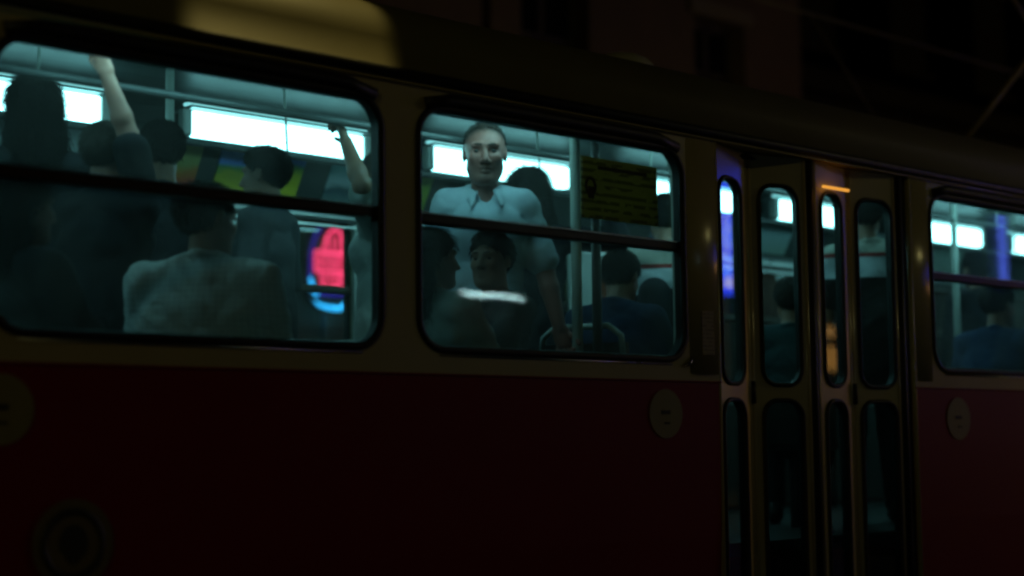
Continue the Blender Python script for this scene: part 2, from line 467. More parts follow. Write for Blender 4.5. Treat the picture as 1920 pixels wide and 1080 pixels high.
nt = box('notice_card', 4.70, 5.168, .069, .074, 2.268, 2.523, NOT, tram, .001)
INK = mat('notice_ink', (.03, .028, .015), .6, var=.3, vscale=30)
box('notice_heading', 4.80, 5.10, .0665, .0685, 2.475, 2.490, INK, nt)
tube('notice_emblem', [(4.735 + .028 * math.cos(a) + .02, .0675, 2.40 + .034 * math.sin(a)) for a in [R(20 * k) for k in range(18)]], .006, INK, nt, 6, True)
box('notice_emblem', 4.74, 4.775, .0665, .0685, 2.35, 2.40, INK, nt)

# small vertical notice and round emblems on the outside
LBL = lines_mat('pillar_print', (.46, .38, .21), (.22, .18, .11), 11, 5.1)
box('pillar_label', 5.345, 5.425, -.0155, -.0125, 1.72, 1.91, LBL, tram)
DISC = mat('emblem_yellow', (.36, .31, .10), .45, var=.12, vscale=9)
def disc(u, z, r, ring=False):
    bm = bmesh.new()
    bmesh.ops.create_cone(bm, cap_ends=True, segments=40, radius1=r, radius2=r, depth=.003)
    for v in bm.verts: v.co = Vector((u + v.co.x, -.0028 + v.co.z, z + v.co.y))
    d = from_bm('emblem_disc', bm, DISC if not ring else mat('emblem_faded', (.20, .15, .06), .6, var=.3, vscale=14), tram)
    dm = mat('emblem_ink', (.05, .045, .03), .5)
    if ring:
        tube('emblem_ring', [(u + r * .72 * math.cos(a), -.005, z + r * .72 * math.sin(a)) for a in [R(12 * k) for k in range(30)]], .004, dm, d, 6, True, rr=(r * .10, .002))
        sh_ = [(u + r * .36 * math.sin(a) * (1 - .25 * (math.cos(a) < -.5)), z - r * .02 + r * .44 * math.cos(a)) for a in [R(15 * k) for k in range(24)]]
        mesh_obj('emblem_mark', [(x, -.0055, q) for x, q in sh_], [tuple(range(24))], dm, d)
    else:
        box('emblem_mark', u - r * .30, u + r * .22, -.0065, -.0046, z - r * .02, z + r * .14, dm, d, .002)
        box('emblem_mark', u - r * .12, u + r * .20, -.0065, -.0046, z - r * .42, z - r * .34, dm, d, .002)
    return d
disc(2.17, 1.468, .106); disc(5.114, 1.468, .103); disc(7.376, 1.452, .108); disc(2.41, 1.065, .135, True)

def glint_strip(u0, u1, z0, z1, bulge=.012, n=16):  # added convex strip, bulged to catch reflected streaks of light
    o_, i_ = [], []
    for k in range(n + 1):
        t = 2 * k / n - 1
        o_.append((u0 + (u1 - u0) * k / n, -.001 - bulge * (1 - t * t)))
    v = [(x, y, z) for z in (z0, z1) for x, y in o_] + [(x, -.0006, z) for z in (z0, z1) for x, y in o_]
    m1 = n + 1; f = []
    for k in range(n):
        f.append((k, k + 1, m1 + k + 1, m1 + k)); f.append((k, 2 * m1 + k, 2 * m1 + k + 1, k + 1)); f.append((m1 + k, m1 + k + 1, 3 * m1 + k + 1, 3 * m1 + k))
    return mesh_obj('glint_strip', v, f, mat('pillar_enamel', (0.60, 0.51, 0.25), 0.24, var=.1, vscale=4), tram, True)
glint_strip(5.278, 5.470, 1.64, 2.655); glint_strip(7.012, 7.152, 1.64, 2.655, .0058)
# chrome clip added to make a glint below the second window's corner
tube('glint_clip', [(5.235, -.006, 1.672), (5.262, -.012, 1.680), (5.285, -.008, 1.706)], [.005, .011, .006], CHROME, tram, 8)

# ------------------------------------------------------------------ folding door
P0, P1, P2, P3, P4 = Vector((5.492, .022, 0)), Vector((5.818, .100, 0)), Vector((6.150, .012, 0)), Vector((6.545, .058, 0)), Vector((6.885, .014, 0))
P2b = Vector((6.206, .012, 0))
def leaf(a, b, g0, g1):
    d = (b - a); L = d.length; d.normalize(); nrm = Vector((d.y, -d.x, 0))
    def xf(x, y, z): q = a + d * x - nrm * y; return (q.x, q.y, z)
    lf = plate('door_leaf', (0.006, L - .006, 1.565, 2.665), (g0, L - g1, 1.605, 2.525), .075, 0.0, .035, CREAM, tram, xf)
    low = plate('leaf_panel', (0.006, L - .006, .42, 1.565), (g0, L - g1, .55, 1.533), .075, 0.0, .035, CREAM, lf, xf)
    for z0, z1 in ((1.605, 2.525), (.55, 1.533)):
        tube('leaf_gasket', [xf(x, -.001, z) for x, z in rrect(g0, L - g1, z0, z1, .077, 8)], .011, RUBBER, lf, 8, True)
        m = bmesh.new(); bmesh.ops.create_cube(m, size=1.0)
        for v in m.verts: v.co = Vector(xf(g0 - .01 + (v.co.x + .5) * (L - g1 - g0 + .02), .016 + v.co.y * .005, z0 - .01 + (v.co.z + .5) * (z1 - z0 + .02)))
        from_bm('pane', m, DGLASS if z0 > 1 else LGLASS, lf)
        sleeve_band('leaf_reveal', (g0 + .003, L - g1 - .003, z0 + .003, z1 - .003), .074, .0005, .036, RUBBER, lf, xf)
    # rounded vertical edges of pressed metal
    for x in (.012, L - .012):
        tube('leaf_edge', [xf(x, .012, .42), xf(x, .012, 2.663)], .017, EDGE, lf, 12)
    return lf
leaf(P0, P1, .04, .075); leaf(P1, P2, .065, .055); l3 = leaf(P2b, P3, .065, .075); leaf(P3, P4, .055, .035)
tube('door_rubber', [(6.178, .016, .42), (6.178, .016, 2.66)], .018, RUBBER, tram, 8, rr=(.024, .018))
tube('door_rubber', [(6.915, .018, .42), (6.915, .018, 2.66)], .018, RUBBER, tram, 8, rr=(.026, .02))
tube('hinge', [(5.818, .092, 1.52), (5.818, .092, 1.62)], .012, RUBBER, tram, 8)
tube('hinge', [(6.545, .048, 1.52), (6.545, .048, 1.62)], .012, RUBBER, tram, 8)
box('door_post', 6.948, 6.988, .02, .10, .35, 2.66, RUBBER, tram, .006)
box('door_post', 5.486, 5.492, .03, .10, .35, 2.66, CREAM, tram)
box('door_header', DOOR[0], DOOR[1], .004, .09, 2.668, 2.714, CREAM, tram, .006)
box('door_step', DOOR[0] + .01, DOOR[1] - .01, .11, .55, .36, .42, FLOORM, tram)
AMB = emit('amber_glint', (1.0, .42, .06), .9)
box('door_glint', 6.262, 6.468, -.012, .004, 2.537, 2.550, AMB, tram, .004)  # glowing strip standing in for an amber highlight along the leaf top
# door corner jambs rounded
for x in (DOOR[0] - .006, DOOR[1] + .006):
    tube('door_jamb', [(x, .010, .35), (x, .010, 2.70)], .013, CREAM, tram, 10)

# ------------------------------------------------------------------ roof gear
rv = mesh_obj('roof_vent', [], [], ROOFM, tram); bpy.data.objects.remove(rv)
bm = bmesh.new(); bmesh.ops.create_uvsphere(bm, u_segments=20, v_segments=10, radius=1)
for v in bm.verts: v.co = Vector((5.66 + v.co.x * .17, .72 + v.co.y * .16, 3.135 + max(v.co.z, -.2) * .085))
from_bm('roof_vent', bm, mat('vent_paint', (.7, .66, .5), .5), tram, True)
PAN = mat('pantograph_paint', (.30, .22, .08), .5)
pg = box('pantograph', 9.3, 11.5, .9, 1.6, 3.22, 3.26, PAN, tram, .01)
for yy in (.95, 1.55):
    tube('pantograph_arm', [(9.9, yy, 3.27), (11.15, 1.25 + (yy - 1.25) * .8, 4.32)], .022, PAN, pg, 8)
    tube('pantograph_arm', [(11.15, 1.25 + (yy - 1.25) * .8, 4.32), (10.2, 1.25 + (yy - 1.25) * 1.2, 5.28)], .016, PAN, pg, 8)
    for xx in (9.45, 11.35):
        tube('insulator', [(xx, yy, 3.10), (xx, yy, 3.22)], .04, mat('insulator_brown', (.12, .05, .03), .25), pg, 10)
tube('pantograph_head', [(10.2, .55, 5.20), (10.2, .75, 5.28), (10.2, 1.75, 5.28), (10.2, 1.95, 5.20)], .02, PAN, pg, 8)

# ------------------------------------------------------------------ seats
def seat(x, y, hd, handle=True):
    c, s = math.cos(hd), math.sin(hd)
    def T(a, b, z): return (x + c * a - s * b, y + s * a + c * b, z)   # a forward, b left
    def slab(name, prof, w, par):
        v = []; f = []; n = len(prof)
        for b in (-w, -w * .97, w * .97, w):
            k = .96 if abs(b) == w else 1.0
            v += [T(a * k, b, z) for a, z in prof]
        for r_ in range(3):
            for i in range(n):
                j = (i + 1) % n; f.append((r_ * n + i, r_ * n + j, (r_ + 1) * n + j, (r_ + 1) * n + i))
        f.append(tuple(range(n))[::-1]); f.append(tuple(3 * n + i for i in range(n)))
        return mesh_obj(name, v, f, SEATM, par)
    z = 1.33; bh = .46 if handle else .30
    cu = slab('seat', [(-.20, z - .03), (.22, z - .01), (.25, z + .01), (.22, z + .03), (-.05, z + .015), (-.20, z + .02)], .21, tram)
    slab('backrest', [(-.20, z), (-.225, z + .14), (-.24, z + bh), (-.26, z + bh), (-.25, z + .14), (-.225, z)], .205, cu)
    if handle: tube('handle', [T(-.28, -.20, z + .40), T(-.28, -.19, z + .49), T(-.28, -.13, z + .535), T(-.28, .13, z + .535), T(-.28, .19, z + .49), T(-.28, .20, z + .40)], .014, POLEM, cu, 8)
    tube('seat_leg', [T(0, 0, .90), T(0, 0, z - .02)], .03, STEEL, cu, 10)

# ------------------------------------------------------------------ figures: smooth blended volumes -> one surface
class Field:
    def __init__(s, h): s.h = h; s.ops = []
    def add(s, prim, k=.02): s.ops.append((0, prim, k)); return s
    def sub(s, prim, k=.01): s.ops.append((1, prim, k)); return s
    def mesh(s, name, m, parent, warp=None):
        h = s.h
        lo = np.min([p[0] for o, p, k in s.ops if o == 0], 0) - 4 * h - .02
        hi = np.max([p[1] for o, p, k in s.ops if o == 0], 0) + 4 * h + .02
        n = np.ceil((hi - lo) / h).astype(int) + 1
        D = np.full(n, 9.0, np.float32)
        ax = [lo[i] + h * np.arange(n[i]) for i in range(3)]
        for op, (a, b, fn), k in s.ops:
            pad = k + 3 * h
            i0 = np.clip(((a - pad - lo) / h).astype(int), 0, n - 1); i1 = np.clip(((b + pad - lo) / h).astype(int) + 2, 1, n)
            sl = tuple(slice(i0[i], i1[i]) for i in range(3))
            if any(i1 <= i0): continue
            P = np.stack(np.meshgrid(*[ax[i][sl[i]] for i in range(3)], indexing='ij'), -1).astype(np.float32)
            d = fn(P); A = D[sl]
            if op == 0:
                t = np.clip(.5 + .5 * (A - d) / k, 0, 1); D[sl] = A * (1 - t) + d * t - k * t * (1 - t)
            else:
                d = -d; t = np.clip(.5 - .5 * (A - d) / k, 0, 1); D[sl] = A * (1 - t) + d * t + k * t * (1 - t)
        if warp is not None:
            P = np.stack(np.meshgrid(*ax, indexing='ij'), -1).astype(np.float32)
            D = D + warp(P)
        return nets(name, D, lo, h, m, parent)

def nets(name, D, lo, h, m, parent):
    n = np.array(D.shape); ins = D < 0
    c = n - 1
    cnt = np.zeros(c, np.float32); acc = np.zeros(tuple(c) + (3,), np.float32)
    for axis in range(3):
        o = [0, 1, 2]; o.remove(axis)
        for i in (0, 1):
            for j in (0, 1):
                s0 = [None] * 3; s1 = [None] * 3
                s0[axis] = slice(0, c[axis]); s1[axis] = slice(1, c[axis] + 1)
                for ax_, q in ((o[0], i), (o[1], j)):
                    s0[ax_] = s1[ax_] = slice(q, q + c[ax_])
                a, b = D[tuple(s0)], D[tuple(s1)]
                x = (ins[tuple(s0)] != ins[tuple(s1)])
                den = np.where(x, a - b, 1.0); t = np.where(x, a / den, 0)
                cnt += x; acc[..., axis] += t * x; acc[..., o[0]] += i * x; acc[..., o[1]] += j * x
    act = cnt > 0
    idx = -np.ones(c, np.int64); idx[act] = np.arange(act.sum())
    g = np.argwhere(act)
    V = lo + h * (g + acc[act] / cnt[act][:, None])
    Fs = []
    for axis in range(3):
        o = [(axis + 1) % 3, (axis + 2) % 3]
        s0 = [slice(None)] * 3; s1 = [slice(None)] * 3
        s0[axis] = slice(0, n[axis] - 1); s1[axis] = slice(1, n[axis])
        x = ins[tuple(s0)] != ins[tuple(s1)]
        e = np.argwhere(x)
        e = e[(e[:, o[0]] > 0) & (e[:, o[1]] > 0) & (e[:, o[0]] < n[o[0]] - 1) & (e[:, o[1]] < n[o[1]] - 1)]
        if not len(e): continue
        inside = ins[tuple(e.T)]
        def at(d0, d1):
            q = e.copy(); q[:, o[0]] -= d0; q[:, o[1]] -= d1; return idx[tuple(q.T)]
        Q = np.stack([at(1, 1), at(0, 1), at(0, 0), at(1, 0)], 1)
        Q[~inside] = Q[~inside][:, ::-1]
        Fs.append(Q)
    if not Fs: raise RuntimeError('empty field ' + name)
    Fq = np.concatenate(Fs)
    me = bpy.data.meshes.new(name)
    me.vertices.add(len(V)); me.vertices.foreach_set('co', V.astype(np.float32).ravel())
    me.loops.add(len(Fq) * 4); me.loops.foreach_set('vertex_index', Fq.astype(np.int32).ravel())
    me.polygons.add(len(Fq)); me.polygons.foreach_set('loop_start', np.arange(0, len(Fq) * 4, 4, dtype=np.int32))
    me.polygons.foreach_set('use_smooth', np.ones(len(Fq), bool))
    me.update(calc_edges=True); me.validate()
    me.materials.append(m)
    o = bpy.data.objects.new(name, me); COL.objects.link(o); o.parent = parent
    return o

def strands_on(o, n, ln, m, parent, cen, fwd=None):
    me = o.data; nv = len(me.vertices)
    co = np.empty(nv * 3, np.float32); me.vertices.foreach_get('co', co); co = co.reshape(-1, 3)
    no = np.empty(nv * 3, np.float32); me.vertex_normals.foreach_get('vector', no); no = no.reshape(-1, 3)
    out = ((co - A3(cen)) * no).sum(1) > .04
    ids = np.flatnonzero(out)
    if not len(ids): return
    pick = rng.choice(ids, n)
    v = []; f = []
    for i in pick:
        p, q = co[i].astype(float), no[i].astype(float)
        g = (np.array([0, .25, -1.0]) if fwd is None else fwd) + rng.normal(0, .35 if fwd is None else .6, 3); t = g - q * (g @ q); t /= np.linalg.norm(t) + 1e-6
        L = ln * rng.uniform(.6, 1.4); w = .0016
        b = np.cross(q, t)
        a0 = p - q * .001; a1 = p + t * L * .5 + q * L * .16; a2 = p + t * L + q * L * rng.uniform(-.02, .18)
        k = len(v)
        v += [a0 + b * w, a0 - b * w, a0 + q * w, a1 + b * w * .8, a1 - b * w * .8, a1 + q * w * .8, a2]
        f += [(k, k + 1, k + 4, k + 3), (k + 1, k + 2, k + 5, k + 4), (k + 2, k, k + 3, k + 5), (k + 3, k + 4, k + 6), (k + 4, k + 5, k + 6), (k + 5, k + 3, k + 6)]
    h = mesh_obj('hair_strands', v, f, m); h.parent = parent
    return h

def A3(p): return np.array(p, np.float32)
def cone(a, b, ra, rb, w=None, ratio=1.0):
    a, b = A3(a), A3(b); ab = b - a; L2 = float(ab @ ab) + 1e-9
    r = max(ra, rb) * max(1, ratio)
    ww = None if w is None else A3(w) / np.linalg.norm(w)
    def fn(P):
        pa = P - a; t = np.clip(pa @ ab / L2, 0, 1)
        o = pa - t[..., None] * ab
        if ww is not None:
            o = o + (o @ ww)[..., None] * ww * (1 / ratio - 1)
        return np.sqrt((o * o).sum(-1)) - (ra + (rb - ra) * t)
    return (np.minimum(a, b) - r, np.maximum(a, b) + r, fn)
def ell(c, r, M=np.eye(3)):
    c, r = A3(c), A3(r); M = np.array(M, np.float32); m = float(max(r))
    def fn(P):
        q = (P - c) @ M / r        # M columns = local axes
        k = np.sqrt((q * q).sum(-1)); g = np.sqrt(((q / r) ** 2).sum(-1)) + 1e-6
        return k * (k - 1) / g
    return (c - m, c + m, fn)
def half(pt, nrm):
    pt, nrm = A3(pt), A3(nrm) / np.linalg.norm(nrm)
    return (pt - .5, pt + .5, lambda P: (P - pt) @ nrm)

def rotx(a): c, s = math.cos(a), math.sin(a); return np.array([[1, 0, 0], [0, c, -s], [0, s, c]])
def rotz(a): c, s = math.cos(a), math.sin(a); return np.array([[c, -s, 0], [s, c, 0], [0, 0, 1]])

def ik(Sh, T, l1, l2, pole):
    d = T - Sh; L = np.linalg.norm(d)
    if L > (l1 + l2) * .995: T = Sh + d / L * (l1 + l2) * .995; d = T - Sh; L = np.linalg.norm(d)
    u = d / L; a = (l1 * l1 - l2 * l2 + L * L) / (2 * L); hgt = math.sqrt(max(0, l1 * l1 - a * a))
    p = np.array(pole, float); p = p - u * (p @ u); p /= np.linalg.norm(p) + 1e-9
    return Sh + u * a + p * hgt, T

def add_hand(F, wrist, d, pn, side, s, curl):
    """palm along d, palm facing pn, thumb on side"""
    d = d / np.linalg.norm(d); pn = pn - d * (pn @ d); pn /= np.linalg.norm(pn); ac = np.cross(d, pn) * side
    F.add(cone(wrist + d * .01 * s, wrist + d * .075 * s, .021 * s, .019 * s, ac, 1.75), .012)
    for i, (off, ln) in enumerate(((-.030, .070), (-.010, .080), (.011, .076), (.030, .058))):
        p = wrist + d * .085 * s + ac * off * s; a = curl * .35
        for seg in (.45, .32, .23):
            q = p + (d * math.cos(a) + pn * math.sin(a)) * ln * seg * s
            F.add(cone(p, q, .0095 * s, .0085 * s), .003); p = q; a += curl
    b = wrist + d * .03 * s - ac * .030 * s
    q = b + (d * .7 - ac * .55 + pn * .45) * .045 * s
    F.add(cone(b, q, .013 * s, .011 * s), .008)
    F.add(cone(q, q + (d * .9 + pn * (.3 + .4 * curl)) * .032 * s, .011 * s, .009 * s), .004)

FLOOR_Z = .90
def person(loc, hd, H, pose, label, skin, hair, shirt, trousers, hair_style='short', lean=0., yaw=0., pitch=0., hands=None, poles=None, sleeve='short', face=False, res=.009, group='passengers riding in the tram', extras=None, headscale=1.0, wide=1.0, near=False):
    s = H / 1.75
    root = empty('person', (loc[0], loc[1], FLOOR_Z), label, 'person', group)
    root.rotation_euler = (0, 0, hd + math.pi / 2)
    Rz = rotz(hd + math.pi / 2)
    toL = lambda p: Rz.T @ (np.array(p, float) - np.array([loc[0], loc[1], FLOOR_Z]))
    sit = pose == 'sit'
    dz = -.38 if sit else 0.0
    piv = np.array([0, 0, .93 + dz]) * s
    Rl = rotx(lean)          # positive leans forward (towards -y)
    def T(p): return piv + Rl @ (np.array(p, float) * s + np.array([0, 0, dz * s]) - piv)
    hips = [np.array([sx * .09, 0, .91 + dz]) * s for sx in (1, -1)]
    if sit:
        knees = [np.array([sx * .10, -.43, .50]) * s for sx in (1, -1)]; ank = [np.array([sx * .10, -.40, .09]) * s for sx in (1, -1)]
    else:
        knees = [np.array([sx * .10, -.02, .50]) * s for sx in (1, -1)]; ank = [np.array([sx * .11, .02, .085]) * s for sx in (1, -1)]
    shl = [T((sx * .175 * wide, .01, 1.415)) for sx in (1, -1)]
    hands = hands or {}; poles = poles or {}
    arms = []
    for i, sx in enumerate((1, -1)):
        key = 'L' if sx == 1 else 'R'
        if key in hands: tgt = toL(hands[key])
        elif sit: tgt = np.array([sx * .13, -.34, .64]) * s
        else: tgt = np.array([sx * .25, -.06, .82]) * s
        pl = poles.get(key, (sx * .6, .5, -.5))
        # the hand itself is past the wrist
        dirn = tgt - shl[i]; dirn /= np.linalg.norm(dirn)
        wr = tgt - dirn * .08 * s if key in hands else tgt
        e, w = ik(shl[i], wr, .285 * s, .255 * s, pl)
        arms.append((shl[i], e, w, key in hands))
    hc = T((0, -.012, 1.632)); Rh = Rl @ rotz(yaw) @ rotx(pitch); hs = s * headscale
    def Hd(p): return hc + Rh @ (np.array(p, float) * hs)
    X = np.array([1., 0, 0])
    def torso(F, inf, k=.04):
        F.add(cone(T((0, 0, .90)), T((0, 0, 1.04)), .102 * s + inf, .096 * s + inf, X, 1.45 * wide), k)
        F.add(cone(T((0, 0, 1.04)), T((0, -.008, 1.30)), .096 * s + inf, .114 * s + inf, X, 1.36 * wide), k)
        F.add(cone(T((0, -.008, 1.30)), T((0, .008, 1.40)), .112 * s + inf, .078 * s + inf, X, 1.45 * wide), k)
        F.add(cone(T((-.15 * wide, .01, 1.405)), T((.15 * wide, .01, 1.405)), .056 * s + inf, .056 * s + inf), k)
        for sx in (1, -1):
            F.add(cone(T((0, .02, 1.455)), T((sx * .15, .012, 1.415)), .050 * s + inf * .7, .050 * s + inf), k)
            F.add(ell(T((sx * .07, -.085, 1.30)), (.075 * s + inf, .035 * s + inf, .07 * s + inf)), k)
    # ---- body
    B = Field(res)
    torso(B, -.004)
    B.add(cone(T((0, .018, 1.43)), T((0, .006, 1.56)), .060 * s, .054 * s), .03)
    for (a, e, w, tgt), sx in zip(arms, (1, -1)):
        B.add(cone(a, e, .050 * s, .040 * s), .03); 
        m_ = e + (w - e) * .3
        B.add(cone(e, m_, .040 * s, .041 * s), .015); B.add(cone(m_, w, .041 * s, .027 * s), .015)
        d = (w - e) / np.linalg.norm(w - e)
        if tgt: pn = np.array([0, -1., .15]) if abs(d[2]) > .5 else np.array([0, -.3, -1.])
        else: pn = np.array([-sx * 1., 0, 0]) if not sit else np.array([0, 0, -1.])
        add_hand(B, w, d, pn, sx, s, 1.0 if tgt else .35)
    for h_, k_, a_ in zip(hips, knees, ank):
        B.add(cone(h_, k_, .082 * s, .056 * s), .03); B.add(cone(k_, k_ + (a_ - k_) * .35, .055 * s, .056 * s), .02); B.add(cone(k_ + (a_ - k_) * .35, a_, .056 * s, .038 * s), .02)
        B.add(cone(a_ + np.array([0, .03, -.03]) * s, a_ + np.array([0, -.15, -.05]) * s, .038 * s, .030 * s), .02)
    # head
    B.add(ell(Hd((0, .018, .035)), A3((.078, .097, .084)) * hs, Rh), .02)
    B.add(ell(Hd((0, -.030, -.025)), A3((.068, .066, .092)) * hs, Rh), .03)
    B.add(cone(Hd((.046, -.005, -.055)), Hd((.024, -.064, -.096)), .018 * hs, .018 * hs), .035)
    B.add(cone(Hd((-.046, -.005, -.055)), Hd((-.024, -.064, -.096)), .018 * hs, .018 * hs), .035)
    B.add(cone(Hd((-.010, -.078, -.096)), Hd((.010, -.078, -.096)), .018 * hs, .018 * hs), .012)
    for sx in (1, -1):
        B.add(ell(Hd((sx * .040, -.070, -.018)), A3((.022, .018, .020)) * hs, Rh), .015)
        B.sub(ell(Hd((sx * .032, -.104, .009)), A3((.024, .027, .016)) * hs, Rh), .010)
        B.add(cone(Hd((sx * .010, -.086, .031)), Hd((sx * .046, -.077, .031)), .0105 * hs, .010 * hs), .012)
        B.add(ell(Hd((sx * .078, .016, .000)), A3((.008, .019, .029)) * hs, Rh), .012)
        B.add(ell(Hd((sx * .012, -.098, -.032)), A3((.010, .011, .009)) * hs, Rh), .005)
    B.add(cone(Hd((0, -.088, .016)), Hd((0, -.112, -.028)), .009 * hs, .0125 * hs), .010)
    B.add(ell(Hd((0, -.088, -.054)), A3((.024, .011, .007)) * hs, Rh), .006)
    B.add(ell(Hd((0, -.087, -.069)), A3((.021, .011, .007)) * hs, Rh), .006)
    B.sub(cone(Hd((-.022, -.099, -.0615)), Hd((.022, -.099, -.0615)), .0026 * hs, .0026 * hs), .003)
    B.mesh('body', skin, root)
    # ---- eyes and brows where the face shows
    if face:
        EYE = mat('eye_dark', (.05, .04, .035), .2)
        for sx in (1, -1):
            bm = bmesh.new(); bmesh.ops.create_uvsphere(bm, u_segments=12, v_segments=8, radius=.0115 * hs)
            for v in bm.verts: v.co = v.co + Vector(Hd((sx * .032, -.0715, .007)))
            o = from_bm('eye', bm, EYE, None, True); o.parent = root
            Bq = Field(.003)
            Bq.add(cone(Hd((sx * .014, -.0945, .031)), Hd((sx * .032, -.090, .034)), .0036 * hs, .0036 * hs), .004)
            Bq.add(cone(Hd((sx * .032, -.090, .034)), Hd((sx * .050, -.080, .030)), .0036 * hs, .0028 * hs), .004)
            Bq.mesh('eyebrow', hair, root)
    # ---- hair
    ph = random.random() * 9
    def strands(P): return (.0030 * np.sin(P[..., 0] * 190 + ph + 6 * np.sin(P[..., 2] * 40)) * np.cos(P[..., 1] * 150 + P[..., 2] * 60)).astype(np.float32)
    Hf = Field(min(res, .007) if hair_style != 'long' else res)
    g = {'buzz': .0025, 'short': .009, 'long': .016, 'cap': .012}[hair_style]
    Hf.add(ell(Hd((0, .019, .038)), (A3((.079, .098, .085)) + g) * hs, Rh), .01)
    if hair_style == 'short': Hf.add(ell(Hd((0, -.02, .085)), A3((.062, .07, .05)) * hs, Rh), .02)
    fz = .122 if hair_style == 'buzz' else .066
    Hf.sub(ell(Hd((0, -.115, .005)), A3((.066, .062, .085)) * hs, Rh), .012)
    if hair_style == 'buzz': Hf.sub(ell(Hd((0, -.125, .034)), A3((.090, .088, .084)) * hs, Rh), .012)
    Hf.sub(half(Hd((0, -.085, fz)), Rh @ np.array([0, .62, .78])), .006)
    if hair_style == 'long':
        for a in np.linspace(-1.15, 1.15, 7):
            p0 = Hd((.070 * math.sin(a), .03 + .06 * math.cos(a), .03)); p1 = Hd((.088 * math.sin(a), .035 + .065 * math.cos(a), -.11)); p2 = Hd((.10 * math.sin(a), .05 + .07 * math.cos(a), -.24 - .02 * math.cos(5 * a)))
            Hf.add(cone(p0, p1, .030 * hs, .030 * hs), .02); Hf.add(cone(p1, p2, .030 * hs, .018 * hs), .02)
    else:
        Hf.sub(half(Hd((0, .05, -.055 if hair_style != 'buzz' else -.025)), Rh @ np.array([0, -.15, 1.])), .006)
        if hair_style == 'buzz':
            for sx in (1, -1): Hf.sub(ell(Hd((sx * .085, -.025, -.020)), A3((.035, .055, .060)) * hs, Rh), .008)
        for sx in (1, -1): Hf.sub(ell(Hd((sx * .085, .006, -.012)), A3((.03, .026, .042)) * hs, Rh), .006)
    ho = Hf.mesh('hair', hair, root, strands)
    hs_o = strands_on(ho, {'buzz': 2600, 'short': 1400, 'long': 1400}[hair_style], {'buzz': .009, 'short': .030, 'long': .055}[hair_style], hair, root, hc, Rh @ np.array([0, -1.0, .1]) if hair_style == 'buzz' else None)
    if hair_style == 'buzz':
        bpy.data.objects.remove(ho); hs_o.name = 'hair'
    # ---- shirt
    C_ = Field(.0085 if (face or near) else .012)
    torso(C_, .020 * s, .03)
    C_.add(cone(T((0, .006, .99)), T((0, .004, 1.12)), .128 * s, .120 * s, X, 1.36 * wide), .03)
    C_.add(cone(T((-.165 * wide, .012, 1.410)), T((.165 * wide, .012, 1.410)), .064 * s, .064 * s), .025)
    if pose != 'sit': C_.add(cone(T((0, 0, .84)), T((0, 0, .98)), .135 * s, .128 * s, X, 1.40 * wide), .03)
    for a, e, w, t_ in arms:
        if sleeve == 'long':
            C_.add(cone(a, e, .066 * s, .060 * s), .02); C_.add(cone(e, w + (e - w) * .04, .062 * s, .046 * s), .02)
        else:
            q = a + (e - a) * .80
            C_.add(cone(a, q, .066 * s, .073 * s), .022)
            C_.sub(cone(q, e + (e - q) * .6, .0, .0), .002) if False else None
    neck0, neck1 = T((0, .012, 1.40)), Hd((0, .0, -.10))
    if True:
        # standing collar
        for k in range(14):
            a0 = R(-60 + 300 * k / 14.0 + 90 + 60 - 150 + 90); a1 = R(-60 + 300 * (k + 1) / 14.0 + 90 + 60 - 150 + 90)
        cc = T((0, .012, 1.462)); 
        for k in range(18):
            t0 = R(-90 + 28 + (304) * k / 18.0); t1 = R(-90 + 28 + 304 * (k + 1) / 18.0)
            f0 = .018 * math.cos(t0 + math.pi / 2); f1 = .018 * math.cos(t1 + math.pi / 2)
            p = cc + Rl @ (np.array([.073 * math.cos(t0), .070 * math.sin(t0), .012 - f0 * 1.3]) * s); q = cc + Rl @ (np.array([.073 * math.cos(t1), .070 * math.sin(t1), .012 - f1 * 1.3]) * s)
            C_.add(cone(p, q, .013 * s, .013 * s), .006)
    C_.sub(cone(T((0, .014, 1.44)), neck1, .062 * s, .060 * s), .008)
    if face:
        C_.sub(cone(T((0, -.070, 1.480)), T((0, -.160, 1.345)), .046 * s, .003 * s), .006)
        for sx in (1, -1):
            for k in range(7):
                t = k / 6.0
                p = np.array([sx * (.034 + .042 * t), -.082 + .062 * t, 1.470 + .014 * t])
                C_.add(cone(T(p), T((sx * .062, -.132, 1.398)), .0065 * s, .0055 * s), .004)
        for k in range(5):
            C_.add(ell(T((.004, -.142 + .003 * k, 1.315 - .075 * k)), (.007 * s, .005 * s, .007 * s)), .002)
    wv = rng.normal(0, 1, (9, 3)); wv[:, 2] *= 1.5; wv /= np.linalg.norm(wv, axis=1)[:, None]
    wv *= (2 * math.pi / rng.uniform(.075, .19, 9))[:, None]; wp = rng.uniform(0, 6.28, 9)
    fa = .5 if face else .75
    def folds(P):
        Q = P + .02 * np.sin(P[..., [1, 2, 0]] * 21 + wp[:3])
        n1 = sum(np.sin(Q @ wv[i].astype(np.float32) + wp[i]) for i in range(5)) / 2.2
        n2 = sum(np.sin(Q @ wv[i].astype(np.float32) + wp[i]) for i in range(4, 9)) / 2.2
        return fa * (.0055 * n1 + .008 * np.exp(-(n1 / .16) ** 2) * (n2 > -.4) + .006 * np.exp(-(n2 / .14) ** 2) * (n1 > 0)).astype(np.float32)
    C_.mesh('shirt', shirt, root, folds)
    # ---- trousers, shoes
    L_ = Field(.014)
    L_.add(cone(np.array([0, 0, .86 + dz]) * s, np.array([0, 0, 1.0 + dz]) * s, .112 * s, .108 * s, X, 1.42), .04)
    for h_, k_, a_ in zip(hips, knees, ank):
        L_.add(cone(h_, k_, .096 * s, .074 * s), .03); L_.add(cone(k_, a_ + np.array([0, 0, .02]), .074 * s, .060 * s), .02)
    L_.mesh('trousers', trousers, root)
    SH = mat('black_shoe', (.02, .018, .016), .4)
